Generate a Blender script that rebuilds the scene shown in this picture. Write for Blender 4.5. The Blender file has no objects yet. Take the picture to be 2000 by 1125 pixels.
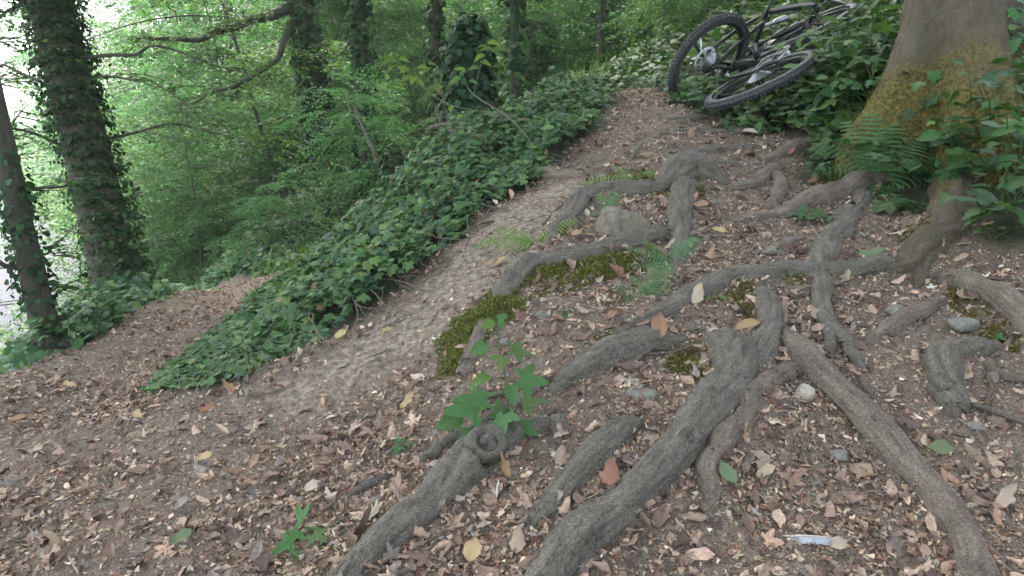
import bpy, math, random
import numpy as np
from mathutils import Matrix, Vector

random.seed(7)
RS = np.random.RandomState(11)
S = bpy.context.scene
C = S.collection
R = math.radians

# ------------------------------------------------------------------ camera
PITCH = R(13.0)
FPX = 1444.0
cam_d = bpy.data.cameras.new("camera")
cam_d.sensor_width = 36.0
cam_d.lens = 36.0 * FPX / 2000.0
cam_d.clip_start = 0.05
cam_d.clip_end = 3000.0
cam = bpy.data.objects.new("camera", cam_d)
C.objects.link(cam)
cam.location = (0, 0, 0)
cam.rotation_euler = (R(90) - PITCH, 0, 0)
S.camera = cam

# ------------------------------------------------------------------ world, sun, exposure
SUN_EL, SUN_AZ = R(60), R(-28)          # azimuth measured from +Y towards +X
w = bpy.data.worlds.new("World"); S.world = w; w.use_nodes = True
nt = w.node_tree; nt.nodes.clear()
sky = nt.nodes.new("ShaderNodeTexSky"); sky.sky_type = 'NISHITA'; sky.sun_disc = False
sky.sun_elevation = SUN_EL; sky.sun_rotation = SUN_AZ; sky.dust_density = 4.0; sky.air_density = 1.0; sky.altitude = 200
hsv = nt.nodes.new("ShaderNodeHueSaturation"); hsv.inputs['Saturation'].default_value = 0.4; hsv.inputs['Value'].default_value = 1.15
bg = nt.nodes.new("ShaderNodeBackground"); bg.inputs['Strength'].default_value = 0.15
wo = nt.nodes.new("ShaderNodeOutputWorld")
nt.links.new(sky.outputs[0], hsv.inputs['Color']); nt.links.new(hsv.outputs[0], bg.inputs[0]); nt.links.new(bg.outputs[0], wo.inputs[0])
sd = bpy.data.lights.new("sun", 'SUN'); sd.energy = 2.0; sd.angle = R(24); sd.color = (1.0, 0.94, 0.85)
sun = bpy.data.objects.new("sun", sd); C.objects.link(sun)
_sv = Vector((math.sin(SUN_AZ) * math.cos(SUN_EL), math.cos(SUN_AZ) * math.cos(SUN_EL), math.sin(SUN_EL)))
sun.rotation_euler = _sv.to_track_quat('Z', 'Y').to_euler()
S.view_settings.view_transform = 'Standard'; S.view_settings.look = 'None'
S.view_settings.gamma = 1.0; S.view_settings.exposure = 2.62; S.view_settings.use_curve_mapping = False
S.render.engine = 'CYCLES'
S.cycles.max_bounces = 6; S.cycles.transparent_max_bounces = 4

# ------------------------------------------------------------------ helpers
def ray(px, py):
    u = (px - 1000.0) / FPX; v = (562.5 - py) / FPX
    return np.array([u, math.cos(PITCH) + v * math.sin(PITCH), -math.sin(PITCH) + v * math.cos(PITCH)])
def P(px, py, t): return ray(px, py) * t

def _hash(ix, iy, iz, seed):
    h = (ix.astype(np.int64) * 374761393 + iy.astype(np.int64) * 668265263 + iz.astype(np.int64) * 2147483647 + seed * 1274126177) & 0xffffffff
    h = ((h ^ (h >> 13)) * 1274126177) & 0xffffffff
    h = ((h ^ (h >> 16)) * 2246822519) & 0xffffffff
    return ((h ^ (h >> 15)) & 0xffff).astype(np.float64) / 32767.5 - 1.0
def vnoise(p, seed=0):
    f = np.floor(p); i = f.astype(np.int64); q = p - f; q = q * q * (3 - 2 * q)
    r = 0
    for dx in (0, 1):
        wx = q[:, 0] if dx else 1 - q[:, 0]
        for dy in (0, 1):
            wy = q[:, 1] if dy else 1 - q[:, 1]
            for dz in (0, 1):
                wz = q[:, 2] if dz else 1 - q[:, 2]
                r = r + wx * wy * wz * _hash(i[:, 0] + dx, i[:, 1] + dy, i[:, 2] + dz, seed)
    return r
def fbm(p, seed=0, octv=4, gain=0.5):
    a = 1.0; s = 0; tot = 0
    for k in range(octv):
        s = s + a * vnoise(p * (2.03 ** k) + 17.3 * k, seed + k); tot += a; a *= gain
    return s / tot
def xy0(x, y): return np.stack([x, y, np.zeros_like(x)], 1)

def mesh_np(name, V, tris=None, quads=None, mat=None, parent=None, col=None, attrs=None, smooth=False, uv=None, link=True):
    me = bpy.data.meshes.new(name)
    V = np.asarray(V, dtype=np.float32)
    nt_ = 0 if tris is None else len(tris); nq = 0 if quads is None else len(quads)
    me.vertices.add(len(V)); me.vertices.foreach_set("co", V.ravel())
    parts = []
    if nt_: parts.append(np.asarray(tris, dtype=np.int32).ravel())
    if nq: parts.append(np.asarray(quads, dtype=np.int32).ravel())
    L = np.concatenate(parts)
    me.loops.add(len(L)); me.loops.foreach_set("vertex_index", L)
    me.polygons.add(nt_ + nq)
    st = np.concatenate([np.arange(nt_) * 3, nt_ * 3 + np.arange(nq) * 4]).astype(np.int32)
    me.polygons.foreach_set("loop_start", st)
    if smooth: me.polygons.foreach_set("use_smooth", np.ones(nt_ + nq, dtype=bool))
    me.update(calc_edges=True)
    if col is not None:
        a = me.color_attributes.new("Col", 'FLOAT_COLOR', 'POINT')
        c4 = np.ones((len(V), 4), dtype=np.float32); c4[:, :3] = col
        a.data.foreach_set("color", c4.ravel())
    if attrs:
        for k, vv in attrs.items():
            a = me.attributes.new(k, 'FLOAT', 'POINT'); a.data.foreach_set("value", np.asarray(vv, dtype=np.float32))
    if uv is not None:
        u = me.uv_layers.new(name="UVMap"); u.data.foreach_set("uv", np.asarray(uv, dtype=np.float32)[L].ravel())
    if mat: me.materials.append(mat)
    o = bpy.data.objects.new(name, me)
    if link: C.objects.link(o)
    if parent is not None: o.parent = parent
    return o
def tag(o, label=None, cat=None, group=None, kind=None):
    if label: o['label'] = label
    if cat: o['category'] = cat
    if group: o['group'] = group
    if kind: o['kind'] = kind
    return o
def empty(name, loc=(0, 0, 0), label=None, cat=None, group=None):
    o = bpy.data.objects.new(name, None); C.objects.link(o); o.location = loc; o.empty_display_size = 0.05
    return tag(o, label, cat, group)

def norm(a):
    return a / np.maximum(np.linalg.norm(a, axis=-1, keepdims=True), 1e-9)
def frames(nrm, tip):
    """rotation matrices (N,3,3) with columns x, y(tip), z(normal)"""
    z = norm(nrm); y = tip - np.sum(tip * z, -1, keepdims=True) * z; y = norm(y); x = np.cross(y, z)
    return np.stack([x, y, z], -1)
def scatter(tv, tf, pos, rot, scl, col=None, tcol=None):
    """merge N copies of a template; returns V, F, Col"""
    N = len(pos); n = len(tv)
    scl = np.asarray(scl)
    if scl.ndim == 1: scl = scl[:, None].repeat(3, 1)
    tvb = tv[None] * scl[:, None, :] if tv.ndim == 2 else tv * scl[:, None, :]
    V = np.einsum('nij,nkj->nki', rot, tvb) + pos[:, None, :]
    F = (tf[None] + (np.arange(N) * n)[:, None, None]).reshape(-1, tf.shape[1])
    Cc = None
    if col is not None:
        Cc = np.repeat(col[:, None, :], n, 1)
        if tcol is not None: Cc = Cc * tcol[None, :, None]
        Cc = Cc.reshape(-1, 3)
    return V.reshape(-1, 3), F, Cc
class Acc:
    """collects triangle soups into ONE mesh"""
    def __init__(s): s.V = []; s.F = []; s.C = []; s.n = 0
    def add(s, V, F, Cc=None):
        if F.shape[1] == 4: F = np.concatenate([F[:, [0, 1, 2]], F[:, [0, 2, 3]]])
        s.V.append(V); s.F.append(F + s.n); s.n += len(V)
        s.C.append(Cc if Cc is not None else np.full((len(V), 3), 0.5))
    def build(s, name, mat, parent=None, smooth=False, link=True):
        return mesh_np(name, np.concatenate(s.V), tris=np.concatenate(s.F), mat=mat, parent=parent, col=np.concatenate(s.C), smooth=smooth, link=link)

# ------------------------------------------------------------------ terrain
CP = [ # px, py, t
 (1000,1125,1.54),(1500,1125,1.50),(2000,1125,1.50),(500,1125,1.62),(0,1125,1.74),(-500,1125,1.95),(2500,1125,1.45),
 (1400,650,2.37),(1400,780,2.06),(1000,900,1.92),(1700,900,1.85),(600,900,2.08),(200,900,2.28),(0,900,2.38),(-300,850,2.9),
 (1330,205,4.85),(1400,450,3.05),(1300,350,3.6),(1200,420,3.25),(1300,250,4.35),(1200,700,2.28),
 (0,740,3.5),(200,620,5.1),(240,585,6.0),(100,690,4.2),(80,840,2.75),(300,700,3.75),
 (270,780,2.85),(500,730,2.72),(700,620,3.0),(850,500,3.4),(1000,380,3.95),(1150,270,4.6),(1200,205,5.5),(1240,180,7.0),
 (850,330,4.9),(700,480,4.4),(600,560,4.1),(400,620,4.9),(330,700,3.6),(540,535,7.5),(560,560,6.4),(450,590,5.6),
 (740,425,6.8),(600,450,9.0),(1000,240,5.6),(1120,190,6.3),(900,290,6.0),(940,560,2.9),(1050,480,3.1),(800,760,2.42),(980,620,2.62),
 (1850,420,3.2),(2000,700,2.1),(1950,560,2.5),(1700,450,3.05),(1550,380,3.45),(1600,300,3.95),(1500,238,4.55),(1450,185,5.2),(1520,180,5.4),
 (1650,200,4.5),(1650,110,5.2),(1600,50,6.2),(1740,262,3.95),(2000,265,3.45),(2000,400,2.85),(1850,700,2.15),(1850,560,2.55),
 (2300,400,2.7),(2300,700,1.95),(1600,700,2.2),(1600,550,2.65),(1500,0,7.6),(1380,120,6.8),(2200,100,4.0),(1850,150,4.4),
]
CPW = np.array([P(*c) for c in CP] + [
 (-3.6,3.6,-2.0),(-4.6,5.2,-2.9),(-4.4,7.6,-3.0),(-2.5,0.5,-1.75),(-3.2,2.2,-2.1),(0,0.3,-1.25),(2,0.3,-1.1),(0,-2,-1.7),
 (-2.2,8.6,-1.75),(-1.2,8.4,-1.2),(0.0,8.4,-0.3),(-2.5,-1.5,-2.0),(3.5,1.0,-0.4),(4.2,3.5,0.45),(3,6.5,0.9),(-1.6,7.0,-1.3)])
def _tps_fit(pts, lam=2e-3):
    x = pts[:, :2]; n = len(x)
    d = np.linalg.norm(x[:, None] - x[None], axis=-1)
    K = d ** 2 * np.log(d + 1e-9) + lam * np.eye(n)
    Pm = np.concatenate([np.ones((n, 1)), x], 1)
    A = np.block([[K, Pm], [Pm.T, np.zeros((3, 3))]])
    return np.linalg.solve(A, np.concatenate([pts[:, 2], np.zeros(3)]))
_W = _tps_fit(CPW)
def _tps(x, y):
    out = np.zeros(len(x))
    for k in range(0, len(x), 20000):
        xx = x[k:k + 20000]; yy = y[k:k + 20000]
        d2 = (xx[:, None] - CPW[None, :, 0]) ** 2 + (yy[:, None] - CPW[None, :, 1]) ** 2
        out[k:k + 20000] = (0.5 * d2 * np.log(d2 + 1e-12)) @ _W[:-3] + _W[-3] + _W[-2] * xx + _W[-1] * yy
    return out
def sstep(a, b, x):
    t = np.clip((x - a) / (b - a), 0, 1); return t * t * (3 - 2 * t)
ROAD_Z = -5.2
def _far(x, y):
    s = -0.45 + 0.33 * x + 0.02 * np.clip(y - 8, 0, 60)
    left = -1.6 + 0.60 * (x + 3.0)
    z = np.where(x < -3.0, np.minimum(left, s), s)
    z = np.maximum(z, ROAD_Z - 0.05 * (1 - np.exp(np.minimum(0, z - ROAD_Z))) )
    z = np.where(x > 12, -0.45 + 0.33 * 12 + 0.12 * (x - 12) + 0.02 * np.clip(y - 8, 0, 60), z)
    z = np.minimum(z, 14.0)
    p = xy0(x * 0.22, y * 0.22)
    return z + 0.22 * fbm(p, 5, 3) * sstep(-9, -6, x)
def H(x, y):
    x = np.atleast_1d(np.asarray(x, dtype=float)); y = np.atleast_1d(np.asarray(y, dtype=float))
    r = np.hypot(x - 0.3, (y - 3.5) * 0.95)
    b = sstep(4.6, 9.0, r)
    xn = np.clip(x, -7, 7); yn = np.clip(y, -4, 11)
    return (1 - b) * _tps(xn, yn) + b * _far(x, y)
def H1(x, y): return float(H([x], [y])[0])
_TT = np.geomspace(0.8, 80, 900)
def G(px, py, dz=0.0):
    d = ray(px, py); p = d[None] * _TT[:, None]
    h = p[:, 2] - H(p[:, 0], p[:, 1]) - dz
    k = np.where(h < 0)[0]
    if len(k) == 0: return p[-1]
    k = max(k[0], 1); a, b = h[k - 1], h[k]; t = _TT[k - 1] + (_TT[k] - _TT[k - 1]) * a / (a - b)
    return d * t
def Gm(pts, dz=0.0): return np.array([G(a[0], a[1], dz) for a in pts])
def HN(x, y, e=0.04):
    x = np.asarray(x, float); y = np.asarray(y, float)
    gx = (H(x + e, y) - H(x - e, y)) / (2 * e); gy = (H(x, y + e) - H(x, y - e)) / (2 * e)
    return norm(np.stack([-gx, -gy, np.ones_like(gx)], 1))

def seg_dist(x, y, poly):
    """distance to polyline (world xy) and width-interp param"""
    d = np.full(len(x), 1e9)
    for a, b in zip(poly[:-1], poly[1:]):
        ab = b[:2] - a[:2]; L2 = max(ab @ ab, 1e-9)
        t = np.clip(((x - a[0]) * ab[0] + (y - a[1]) * ab[1]) / L2, 0, 1)
        d = np.minimum(d, np.hypot(x - a[0] - t * ab[0], y - a[1] - t * ab[1]))
    return d
def in_poly(x, y, poly):
    c = np.zeros(len(x), bool); n = len(poly)
    for i in range(n):
        x1, y1 = poly[i][:2]; x2, y2 = poly[(i + 1) % n][:2]
        m = ((y1 > y) != (y2 > y)) & (x < (x2 - x1) * (y - y1) / (y2 - y1 + 1e-12) + x1)
        c ^= m
    return c

# trodden ground: everything in this world polygon is path / bare soil with litter
PATH_POLY = np.concatenate([
    Gm([(265,785),(380,765),(480,745),(560,700),(640,660),(720,615),(800,560),(850,505),(910,455),(970,400),(1040,365),(1090,325),(1150,275),(1190,225),(1205,198),(1180,178)]),
    Gm([(1290,182),(1330,205),(1400,235),(1450,262),(1530,262),(1570,290),(1560,350),(1600,372),(1700,355),(1770,430),(1850,440),(1920,480),(2080,500)]),
    np.array([(3.2,2.2,0),(3.2,-1.5,0),(-2.6,-1.5,0),(-2.6,2.0,0)]),
    Gm([(-60,745),(60,715),(170,665),(250,610),(350,570),(430,545),(490,530)]),
    Gm([(580,530),(535,556),(485,598),(428,640),(352,700),(292,752)])])
ROAD = np.array([(-4.5,12.6),(-10.8,22.9),(-21,34),(-42,62)])      # right-hand edge of the road

# ------------------------------------------------------------------ materials
def new_mat(name):
    m = bpy.data.materials.new(name); m.use_nodes = True
    n = m.node_tree; b = n.nodes['Principled BSDF']; b.inputs['Specular IOR Level'].default_value = 0.3
    return m, n, b
def noise(n, scale, detail=4, rough=0.6, vec=None, dist=0.0):
    t = n.nodes.new('ShaderNodeTexNoise'); t.inputs['Scale'].default_value = scale; t.inputs['Detail'].default_value = detail
    t.inputs['Roughness'].default_value = rough; t.inputs['Distortion'].default_value = dist
    if vec is not None: n.links.new(vec, t.inputs['Vector'])
    return t
def ramp(n, fac, stops):
    r = n.nodes.new('ShaderNodeValToRGB'); e = r.color_ramp.elements
    while len(e) < len(stops): e.new(0.5)
    for q, (p, c) in zip(e, stops): q.position = p; q.color = (*c, 1) if len(c) == 3 else c
    n.links.new(fac, r.inputs[0]); return r
def mix(n, fac, a, b, mode='MIX'):
    x = n.nodes.new('ShaderNodeMix'); x.data_type = 'RGBA'; x.blend_type = mode
    if hasattr(fac, 'is_linked') or hasattr(fac, 'links'): n.links.new(fac, x.inputs[0])
    else: x.inputs[0].default_value = fac
    for s, i in ((a, 6), (b, 7)):
        if isinstance(s, tuple): x.inputs[i].default_value = (*s, 1)
        else: n.links.new(s, x.inputs[i])
    return x.outputs[2]
def math_(n, op, a, b=None):
    x = n.nodes.new('ShaderNodeMath'); x.operation = op
    for s, i in ((a, 0), (b, 1)):
        if s is None: continue
        if isinstance(s, (int, float)): x.inputs[i].default_value = s
        else: n.links.new(s, x.inputs[i])
    return x.outputs[0]
def bump(n, b, h, strength=0.5, dist=0.01):
    x = n.nodes.new('ShaderNodeBump'); x.inputs['Strength'].default_value = strength; x.inputs['Distance'].default_value = dist
    n.links.new(h, x.inputs['Height']); n.links.new(x.outputs[0], b.inputs['Normal']); return x
def attr(n, name):
    a = n.nodes.new('ShaderNodeAttribute'); a.attribute_name = name; return a

def m_soil():
    m, n, b = new_mat('soil')
    tc = n.nodes.new('ShaderNodeTexCoord').outputs['Object']
    n1 = noise(n, 3.0, 5, .6, tc); n2 = noise(n, 38, 5, .7, tc); n3 = noise(n, 240, 3, .7, tc)
    grey = ramp(n, n2.outputs[0], [(.33, (.10, .083, .067)), (.5, (.235, .2, .165)), (.67, (.40, .35, .295))])
    brown = ramp(n, n3.outputs[0], [(.36, (.05, .036, .028)), (.5, (.15, .12, .10)), (.66, (.30, .25, .21))])
    litter = attr(n, 'litter'); cover = attr(n, 'cover')
    f = math_(n, 'MULTIPLY', litter.outputs['Fac'], math_(n, 'ADD', n1.outputs[0], .35))
    c = mix(n, f, grey.outputs[0], brown.outputs[0])
    v = n.nodes.new('ShaderNodeTexVoronoi'); v.inputs['Scale'].default_value = 60; n.links.new(tc, v.inputs['Vector'])
    vc = ramp(n, v.outputs['Color'], [(0, (.62, .55, .5)), (.5, (1, .95, .9)), (1, (1.35, 1.3, 1.25))])
    c = mix(n, .55, c, vc.outputs[0], 'MULTIPLY')
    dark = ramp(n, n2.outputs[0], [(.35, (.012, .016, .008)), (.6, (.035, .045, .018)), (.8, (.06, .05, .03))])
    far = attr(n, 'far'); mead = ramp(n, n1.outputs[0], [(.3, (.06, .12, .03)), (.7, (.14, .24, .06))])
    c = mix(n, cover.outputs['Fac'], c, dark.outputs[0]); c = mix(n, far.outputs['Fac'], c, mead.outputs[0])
    n.links.new(c, b.inputs['Base Color']); b.inputs['Roughness'].default_value = .95
    h = math_(n, 'ADD', math_(n, 'MULTIPLY', n2.outputs[0], 1.0), math_(n, 'MULTIPLY', n3.outputs[0], .45))
    bump(n, b, h, .9, .012)
    return m
def m_bark(name, lo, mid, hi, streak=1.0, green=.35, bstr=.8, bdist=.006):
    m, n, b = new_mat(name)
    tc = n.nodes.new('ShaderNodeTexCoord').outputs['Object']
    uvn = n.nodes.new('ShaderNodeUVMap').outputs[0]
    mp = n.nodes.new('ShaderNodeMapping'); n.links.new(uvn, mp.inputs[0]); mp.inputs['Scale'].default_value = (9, 22 * (1.3 - streak * .9), 1)
    ns = noise(n, 1.0, 6, .65, mp.outputs[0], .6)
    n1 = noise(n, 14, 5, .6, tc); n2 = noise(n, 170, 5, .75, tc); n3 = noise(n, 420, 2, .6, tc)
    mp2 = n.nodes.new('ShaderNodeMapping'); n.links.new(uvn, mp2.inputs[0]); mp2.inputs['Scale'].default_value = (5, 60, 1)
    nr = noise(n, 1.0, 5, .65, mp2.outputs[0], 1.2)
    s = math_(n, 'ADD', math_(n, 'MULTIPLY', ns.outputs[0], .25), math_(n, 'MULTIPLY', n2.outputs[0], .55))
    s = math_(n, 'ADD', s, math_(n, 'MULTIPLY', nr.outputs[0], .2))
    c = ramp(n, s, [(.38, lo), (.5, mid), (.62, hi)]).outputs[0]
    g = ramp(n, n1.outputs[0], [(.42, (0, 0, 0)), (.66, (green,) * 3)])
    c = mix(n, g.outputs[0], c, (.085, .095, .055))
    sp = ramp(n, n3.outputs[0], [(.66, (0, 0, 0)), (.74, (.35, .35, .35))])
    c = mix(n, sp.outputs[0], c, (.33, .33, .3))
    mm = attr(n, 'mud'); c = mix(n, mm.outputs['Fac'], c, (.12, .1, .08))
    n.links.new(c, b.inputs['Base Color']); b.inputs['Roughness'].default_value = .82
    h = math_(n, 'ADD', math_(n, 'MULTIPLY', ns.outputs[0], .7), math_(n, 'MULTIPLY', n2.outputs[0], .5))
    h = math_(n, 'ADD', h, math_(n, 'MULTIPLY', nr.outputs[0], .7))
    bump(n, b, h, bstr, bdist)
    return m
def m_leaf(name, trans=.3, rough=.5, spec=.3, obj_var=.15, tr_tint=(1.3, 1.5, .5), fine=60):
    """colour comes from the leaf's own tint; light passes through it"""
    m, n, b = new_mat(name)
    a = attr(n, 'Col').outputs['Color']
    oi = n.nodes.new('ShaderNodeObjectInfo')
    hs = n.nodes.new('ShaderNodeHueSaturation'); n.links.new(a, hs.inputs['Color'])
    n.links.new(math_(n, 'ADD', math_(n, 'MULTIPLY', oi.outputs['Random'], .05), .475), hs.inputs['Hue'])
    n.links.new(math_(n, 'ADD', math_(n, 'MULTIPLY', oi.outputs['Random'], obj_var * 2), 1 - obj_var), hs.inputs['Value'])
    tc = n.nodes.new('ShaderNodeTexCoord').outputs['Object']
    nn = noise(n, fine, 3, .6, tc)
    vr = ramp(n, nn.outputs[0], [(.3, (.72,) * 3), (.7, (1.25,) * 3)])
    c = mix(n, 1.0, hs.outputs[0], vr.outputs[0], 'MULTIPLY')
    n.links.new(c, b.inputs['Base Color']); b.inputs['Roughness'].default_value = rough; b.inputs['Specular IOR Level'].default_value = spec
    if trans > 0:
        t = n.nodes.new('ShaderNodeBsdfTranslucent'); n.links.new(mix(n, 1.0, c, tr_tint, 'MULTIPLY'), t.inputs[0])
        mx = n.nodes.new('ShaderNodeMixShader'); mx.inputs[0].default_value = trans
        n.links.new(b.outputs[0], mx.inputs[1]); n.links.new(t.outputs[0], mx.inputs[2])
        n.links.new(mx.outputs[0], n.nodes['Material Output'].inputs[0])
    return m
def m_plain(name, col, rough=.5, metal=0, spec=.5, nscale=30, var=.25):
    m, n, b = new_mat(name)
    tc = n.nodes.new('ShaderNodeTexCoord').outputs['Object']
    nn = noise(n, nscale, 4, .6, tc)
    r = ramp(n, nn.outputs[0], [(.3, tuple(k * (1 - var) for k in col)), (.7, tuple(k * (1 + var) for k in col))])
    n.links.new(r.outputs[0], b.inputs['Base Color']); b.inputs['Roughness'].default_value = rough
    b.inputs['Metallic'].default_value = metal; b.inputs['Specular IOR Level'].default_value = spec
    return m
def m_rock(name, lo, hi, lichen=(.1, .12, .07)):
    m, n, b = new_mat(name)
    tc = n.nodes.new('ShaderNodeTexCoord').outputs['Object']
    n1 = noise(n, 35, 6, .65, tc, .4); n2 = noise(n, 9, 3, .6, tc); n3 = noise(n, 220, 3, .7, tc)
    c = ramp(n, n1.outputs[0], [(.32, lo), (.68, hi)]).outputs[0]
    c = mix(n, ramp(n, n2.outputs[0], [(.5, (0, 0, 0)), (.7, (.6, .6, .6))]).outputs[0], c, lichen)
    n.links.new(c, b.inputs['Base Color']); b.inputs['Roughness'].default_value = .85
    bump(n, b, math_(n, 'ADD', n1.outputs[0], math_(n, 'MULTIPLY', n3.outputs[0], .4)), .8, .006)
    return m
M = {}
M['soil'] = m_soil()
M['root'] = m_bark('root_bark', (.042, .037, .031), (.135, .121, .104), (.27, .245, .215), .5, .22, 1.0, .011)
M['root_worn'] = m_bark('worn_root_bark', (.05, .038, .031), (.16, .13, .108), (.31, .26, .22), 1.0, .08, 1.0, .010)
M['bark'] = m_bark('trunk_bark', (.03, .028, .022), (.085, .078, .062), (.17, .16, .135), .5, .7, 1.0, .02)
M['twig'] = m_bark('twig_bark', (.06, .05, .04), (.13, .11, .09), (.24, .21, .18), .8, .2, .6, .003)
M['leaf'] = m_leaf('understory_leaf', .42, .5, .25, .15, (1.0, 1.2, .75))
M['ivy'] = m_leaf('ivy_leaf', .2, .55, .16, .1, fine=90)
M['herb'] = m_leaf('herb_leaf', .28, .5, .3, .12, fine=70)
M['fern'] = m_leaf('fern_leaf', .32, .5, .3, .1)
M['grass'] = m_leaf('grass_blade', .3, .5, .3)
M['dead'] = m_leaf('dead_leaf', .06, .7, .22, .18, (1.2, .9, .7), fine=110)
M['moss'] = m_leaf('moss', .15, .85, .1, .1, fine=80)
M['rock'] = m_rock('grey_rock', (.10, .098, .088), (.27, .26, .235))
M['rock_pale'] = m_rock('pale_rock', (.22, .2, .16), (.5, .5, .46), (.3, .25, .12))
M['asphalt'] = m_plain('asphalt', (.06, .06, .078), .8, 0, .3, 1.5, .12)

# ------------------------------------------------------------------ roots: paths first (the soil is banked up along them)
def catmull(p, n_per):
    p = np.asarray(p, float); q = np.concatenate([[2 * p[0] - p[1]], p, [2 * p[-1] - p[-2]]]); out = []
    for i in range(1, len(q) - 2):
        a, b, c, d = q[i - 1], q[i], q[i + 1], q[i + 2]
        for k in range(n_per):
            t = k / n_per
            out.append(.5 * ((2 * b) + (-a + c) * t + (2 * a - 5 * b + 4 * c - d) * t * t + (-a + 3 * b - 3 * c + d) * t ** 3))
    out.append(p[-1]); return np.array(out)
def resample(p, ds):
    seg = np.linalg.norm(np.diff(p[:, :3], axis=0), axis=1); s = np.concatenate([[0], np.cumsum(seg)])
    n = max(int(s[-1] / ds), 4); t = np.linspace(0, s[-1], n + 1)
    return np.stack([np.interp(t, s, p[:, k]) for k in range(p.shape[1])], 1)
FWD = np.array([0, math.cos(PITCH), -math.sin(PITCH)])
def root_path(pts, emb=.34, ds=.014, follow=True):
    """pixel guides -> world path on the ground; columns x,y,z,r"""
    q = []
    for a in pts:
        g = G(a[0], a[1]); r = a[2] * (g @ FWD) / (2 * FPX) * 1.0
        e = a[3] if len(a) > 3 else emb
        if a[2] < 15 and a[1] < 330: r *= 1.45; e += .3
        q.append([g[0], g[1], e, r])
    q = resample(catmull(q, 8), ds)
    s_ = np.arange(len(q)) * ds; rm = np.median(q[:, 3]); sd = pts[0][0] * .37
    w1 = vnoise(np.stack([s_ / (rm * 3.2), s_ * 0 + sd, s_ * 0], 1), 3); w2 = vnoise(np.stack([s_ / (rm * 3.0), s_ * 0, s_ * 0 + sd], 1), 6)
    tg = norm(np.gradient(q[:, :2], axis=0)); q[:, 0] += -tg[:, 1] * w1 * rm * .26; q[:, 1] += tg[:, 0] * w1 * rm * .26
    q[:, 2] += .22 * w2
    L_ = s_[-1]; end = np.minimum(np.minimum(s_, L_ - s_) / (3.0 * rm), 1); q[:, 2] -= (1 - end) ** 1.5 * .6; q[:, 3] *= .6 + .4 * end ** .7
    q[:, 3] *= 1 + .12 * vnoise(np.stack([s_ / (rm * 2.0), s_ * 0 + sd, s_ * 0 + 5], 1), 9)
    q[:, 2] = H(q[:, 0], q[:, 1]) + q[:, 2] * q[:, 3]
    return q
def tube(q, ring=18, amp=.16, seed=0, ridge=.10, cap=True, freq=1.0, flat=1.0, wrink=0.0, knots=()):
    c = q[:, :3]; r = q[:, 3].copy(); n = len(c)
    T = norm(np.gradient(c, axis=0)); up = np.array([0, 0, 1.0]); 
    if abs(T[:, 2]).mean() > .8: up = np.array([0, 1.0, 0.1])
    Xs = norm(np.cross(T, up)); Zs = np.cross(Xs, T)
    s = np.concatenate([[0], np.cumsum(np.linalg.norm(np.diff(c, axis=0), axis=1))])
    th = np.linspace(0, 2 * math.pi, ring, endpoint=False)
    if cap:
        e = min(3, n // 4)
        for k in range(e): r[k] *= math.sqrt((k + .15) / e); r[n - 1 - k] *= math.sqrt((k + .15) / e)
    TH, SS = np.meshgrid(th, s); rr = r[:, None] * np.ones_like(TH)
    rm = max(np.median(q[:, 3]), .008)
    pn = np.stack([np.cos(TH).ravel() * 1.2, np.sin(TH).ravel() * 1.2, SS.ravel() / rm * .55 * freq], 1)
    d1 = fbm(pn, seed, 4, .55).reshape(TH.shape)
    pn2 = np.stack([np.cos(TH).ravel() * 3.2, np.sin(TH).ravel() * 3.2, SS.ravel() / rm * .22 * freq], 1)
    d2 = (1 - np.abs(fbm(pn2, seed + 9, 3)) * 2.2).reshape(TH.shape)
    rr = rr * (1 + amp * 1.6 * d1 + ridge * (d2 - .5))
    if wrink:
        pw = np.stack([np.cos(TH).ravel() * 1.5, np.sin(TH).ravel() * 1.5, SS.ravel() / rm * 4.5], 1); rr = rr * (1 + wrink * fbm(pw, seed + 21, 3, .6).reshape(TH.shape))
        pw = np.stack([np.cos(TH).ravel() * 9, np.sin(TH).ravel() * 9, SS.ravel() / rm * 1.2], 1); cr = vnoise(pw, seed + 31).reshape(TH.shape); rr = rr * (1 - wrink * 1.1 * np.exp(-(cr / .16) ** 2))
    for (ks, kt, kr) in knots:
        dd = np.hypot(SS - ks, rm * ((TH - kt + math.pi) % (2 * math.pi) - math.pi)) / kr
        rr = rr + kr * (.5 * np.exp(-((dd - 1) / .30) ** 2) - .5 * np.exp(-(dd / .62) ** 2) + .10 * np.cos(dd * 14) * np.exp(-(dd / .9) ** 2))
    V = c[:, None, :] + Xs[:, None, :] * (np.cos(TH) * rr)[..., None] + Zs[:, None, :] * (np.sin(TH) * rr * flat)[..., None]
    i, j = np.meshgrid(np.arange(n - 1), np.arange(ring), indexing='ij'); j2 = (j + 1) % ring
    Q = np.stack([i * ring + j, i * ring + j2, (i + 1) * ring + j2, (i + 1) * ring + j], -1).reshape(-1, 4)
    uv = np.stack([np.repeat(s[:, None], ring, 1), np.abs(TH / math.pi - 1) * r.mean() * 3], -1).reshape(-1, 2)
    return V.reshape(-1, 3), Q, uv
def join_tubes(name, ts, mat, parent=None, mud=None):
    V = []; Q = []; U = []; n = 0
    for v, q, u in ts: V.append(v); Q.append(q + n); U.append(u); n += len(v)
    V = np.concatenate(V)
    if mud is None:
        h = V[:, 2] - H(V[:, 0], V[:, 1]); md = np.clip(1 - h / .03, 0, 1) * .75 * (0.6 + .4 * vnoise(V * 30, 3))
    else: md = np.full(len(V), mud)
    return mesh_np(name, V, quads=np.concatenate(Q), mat=mat, parent=parent, smooth=True, uv=np.concatenate(U), attrs={'mud': np.clip(md, 0, 1)})

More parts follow.
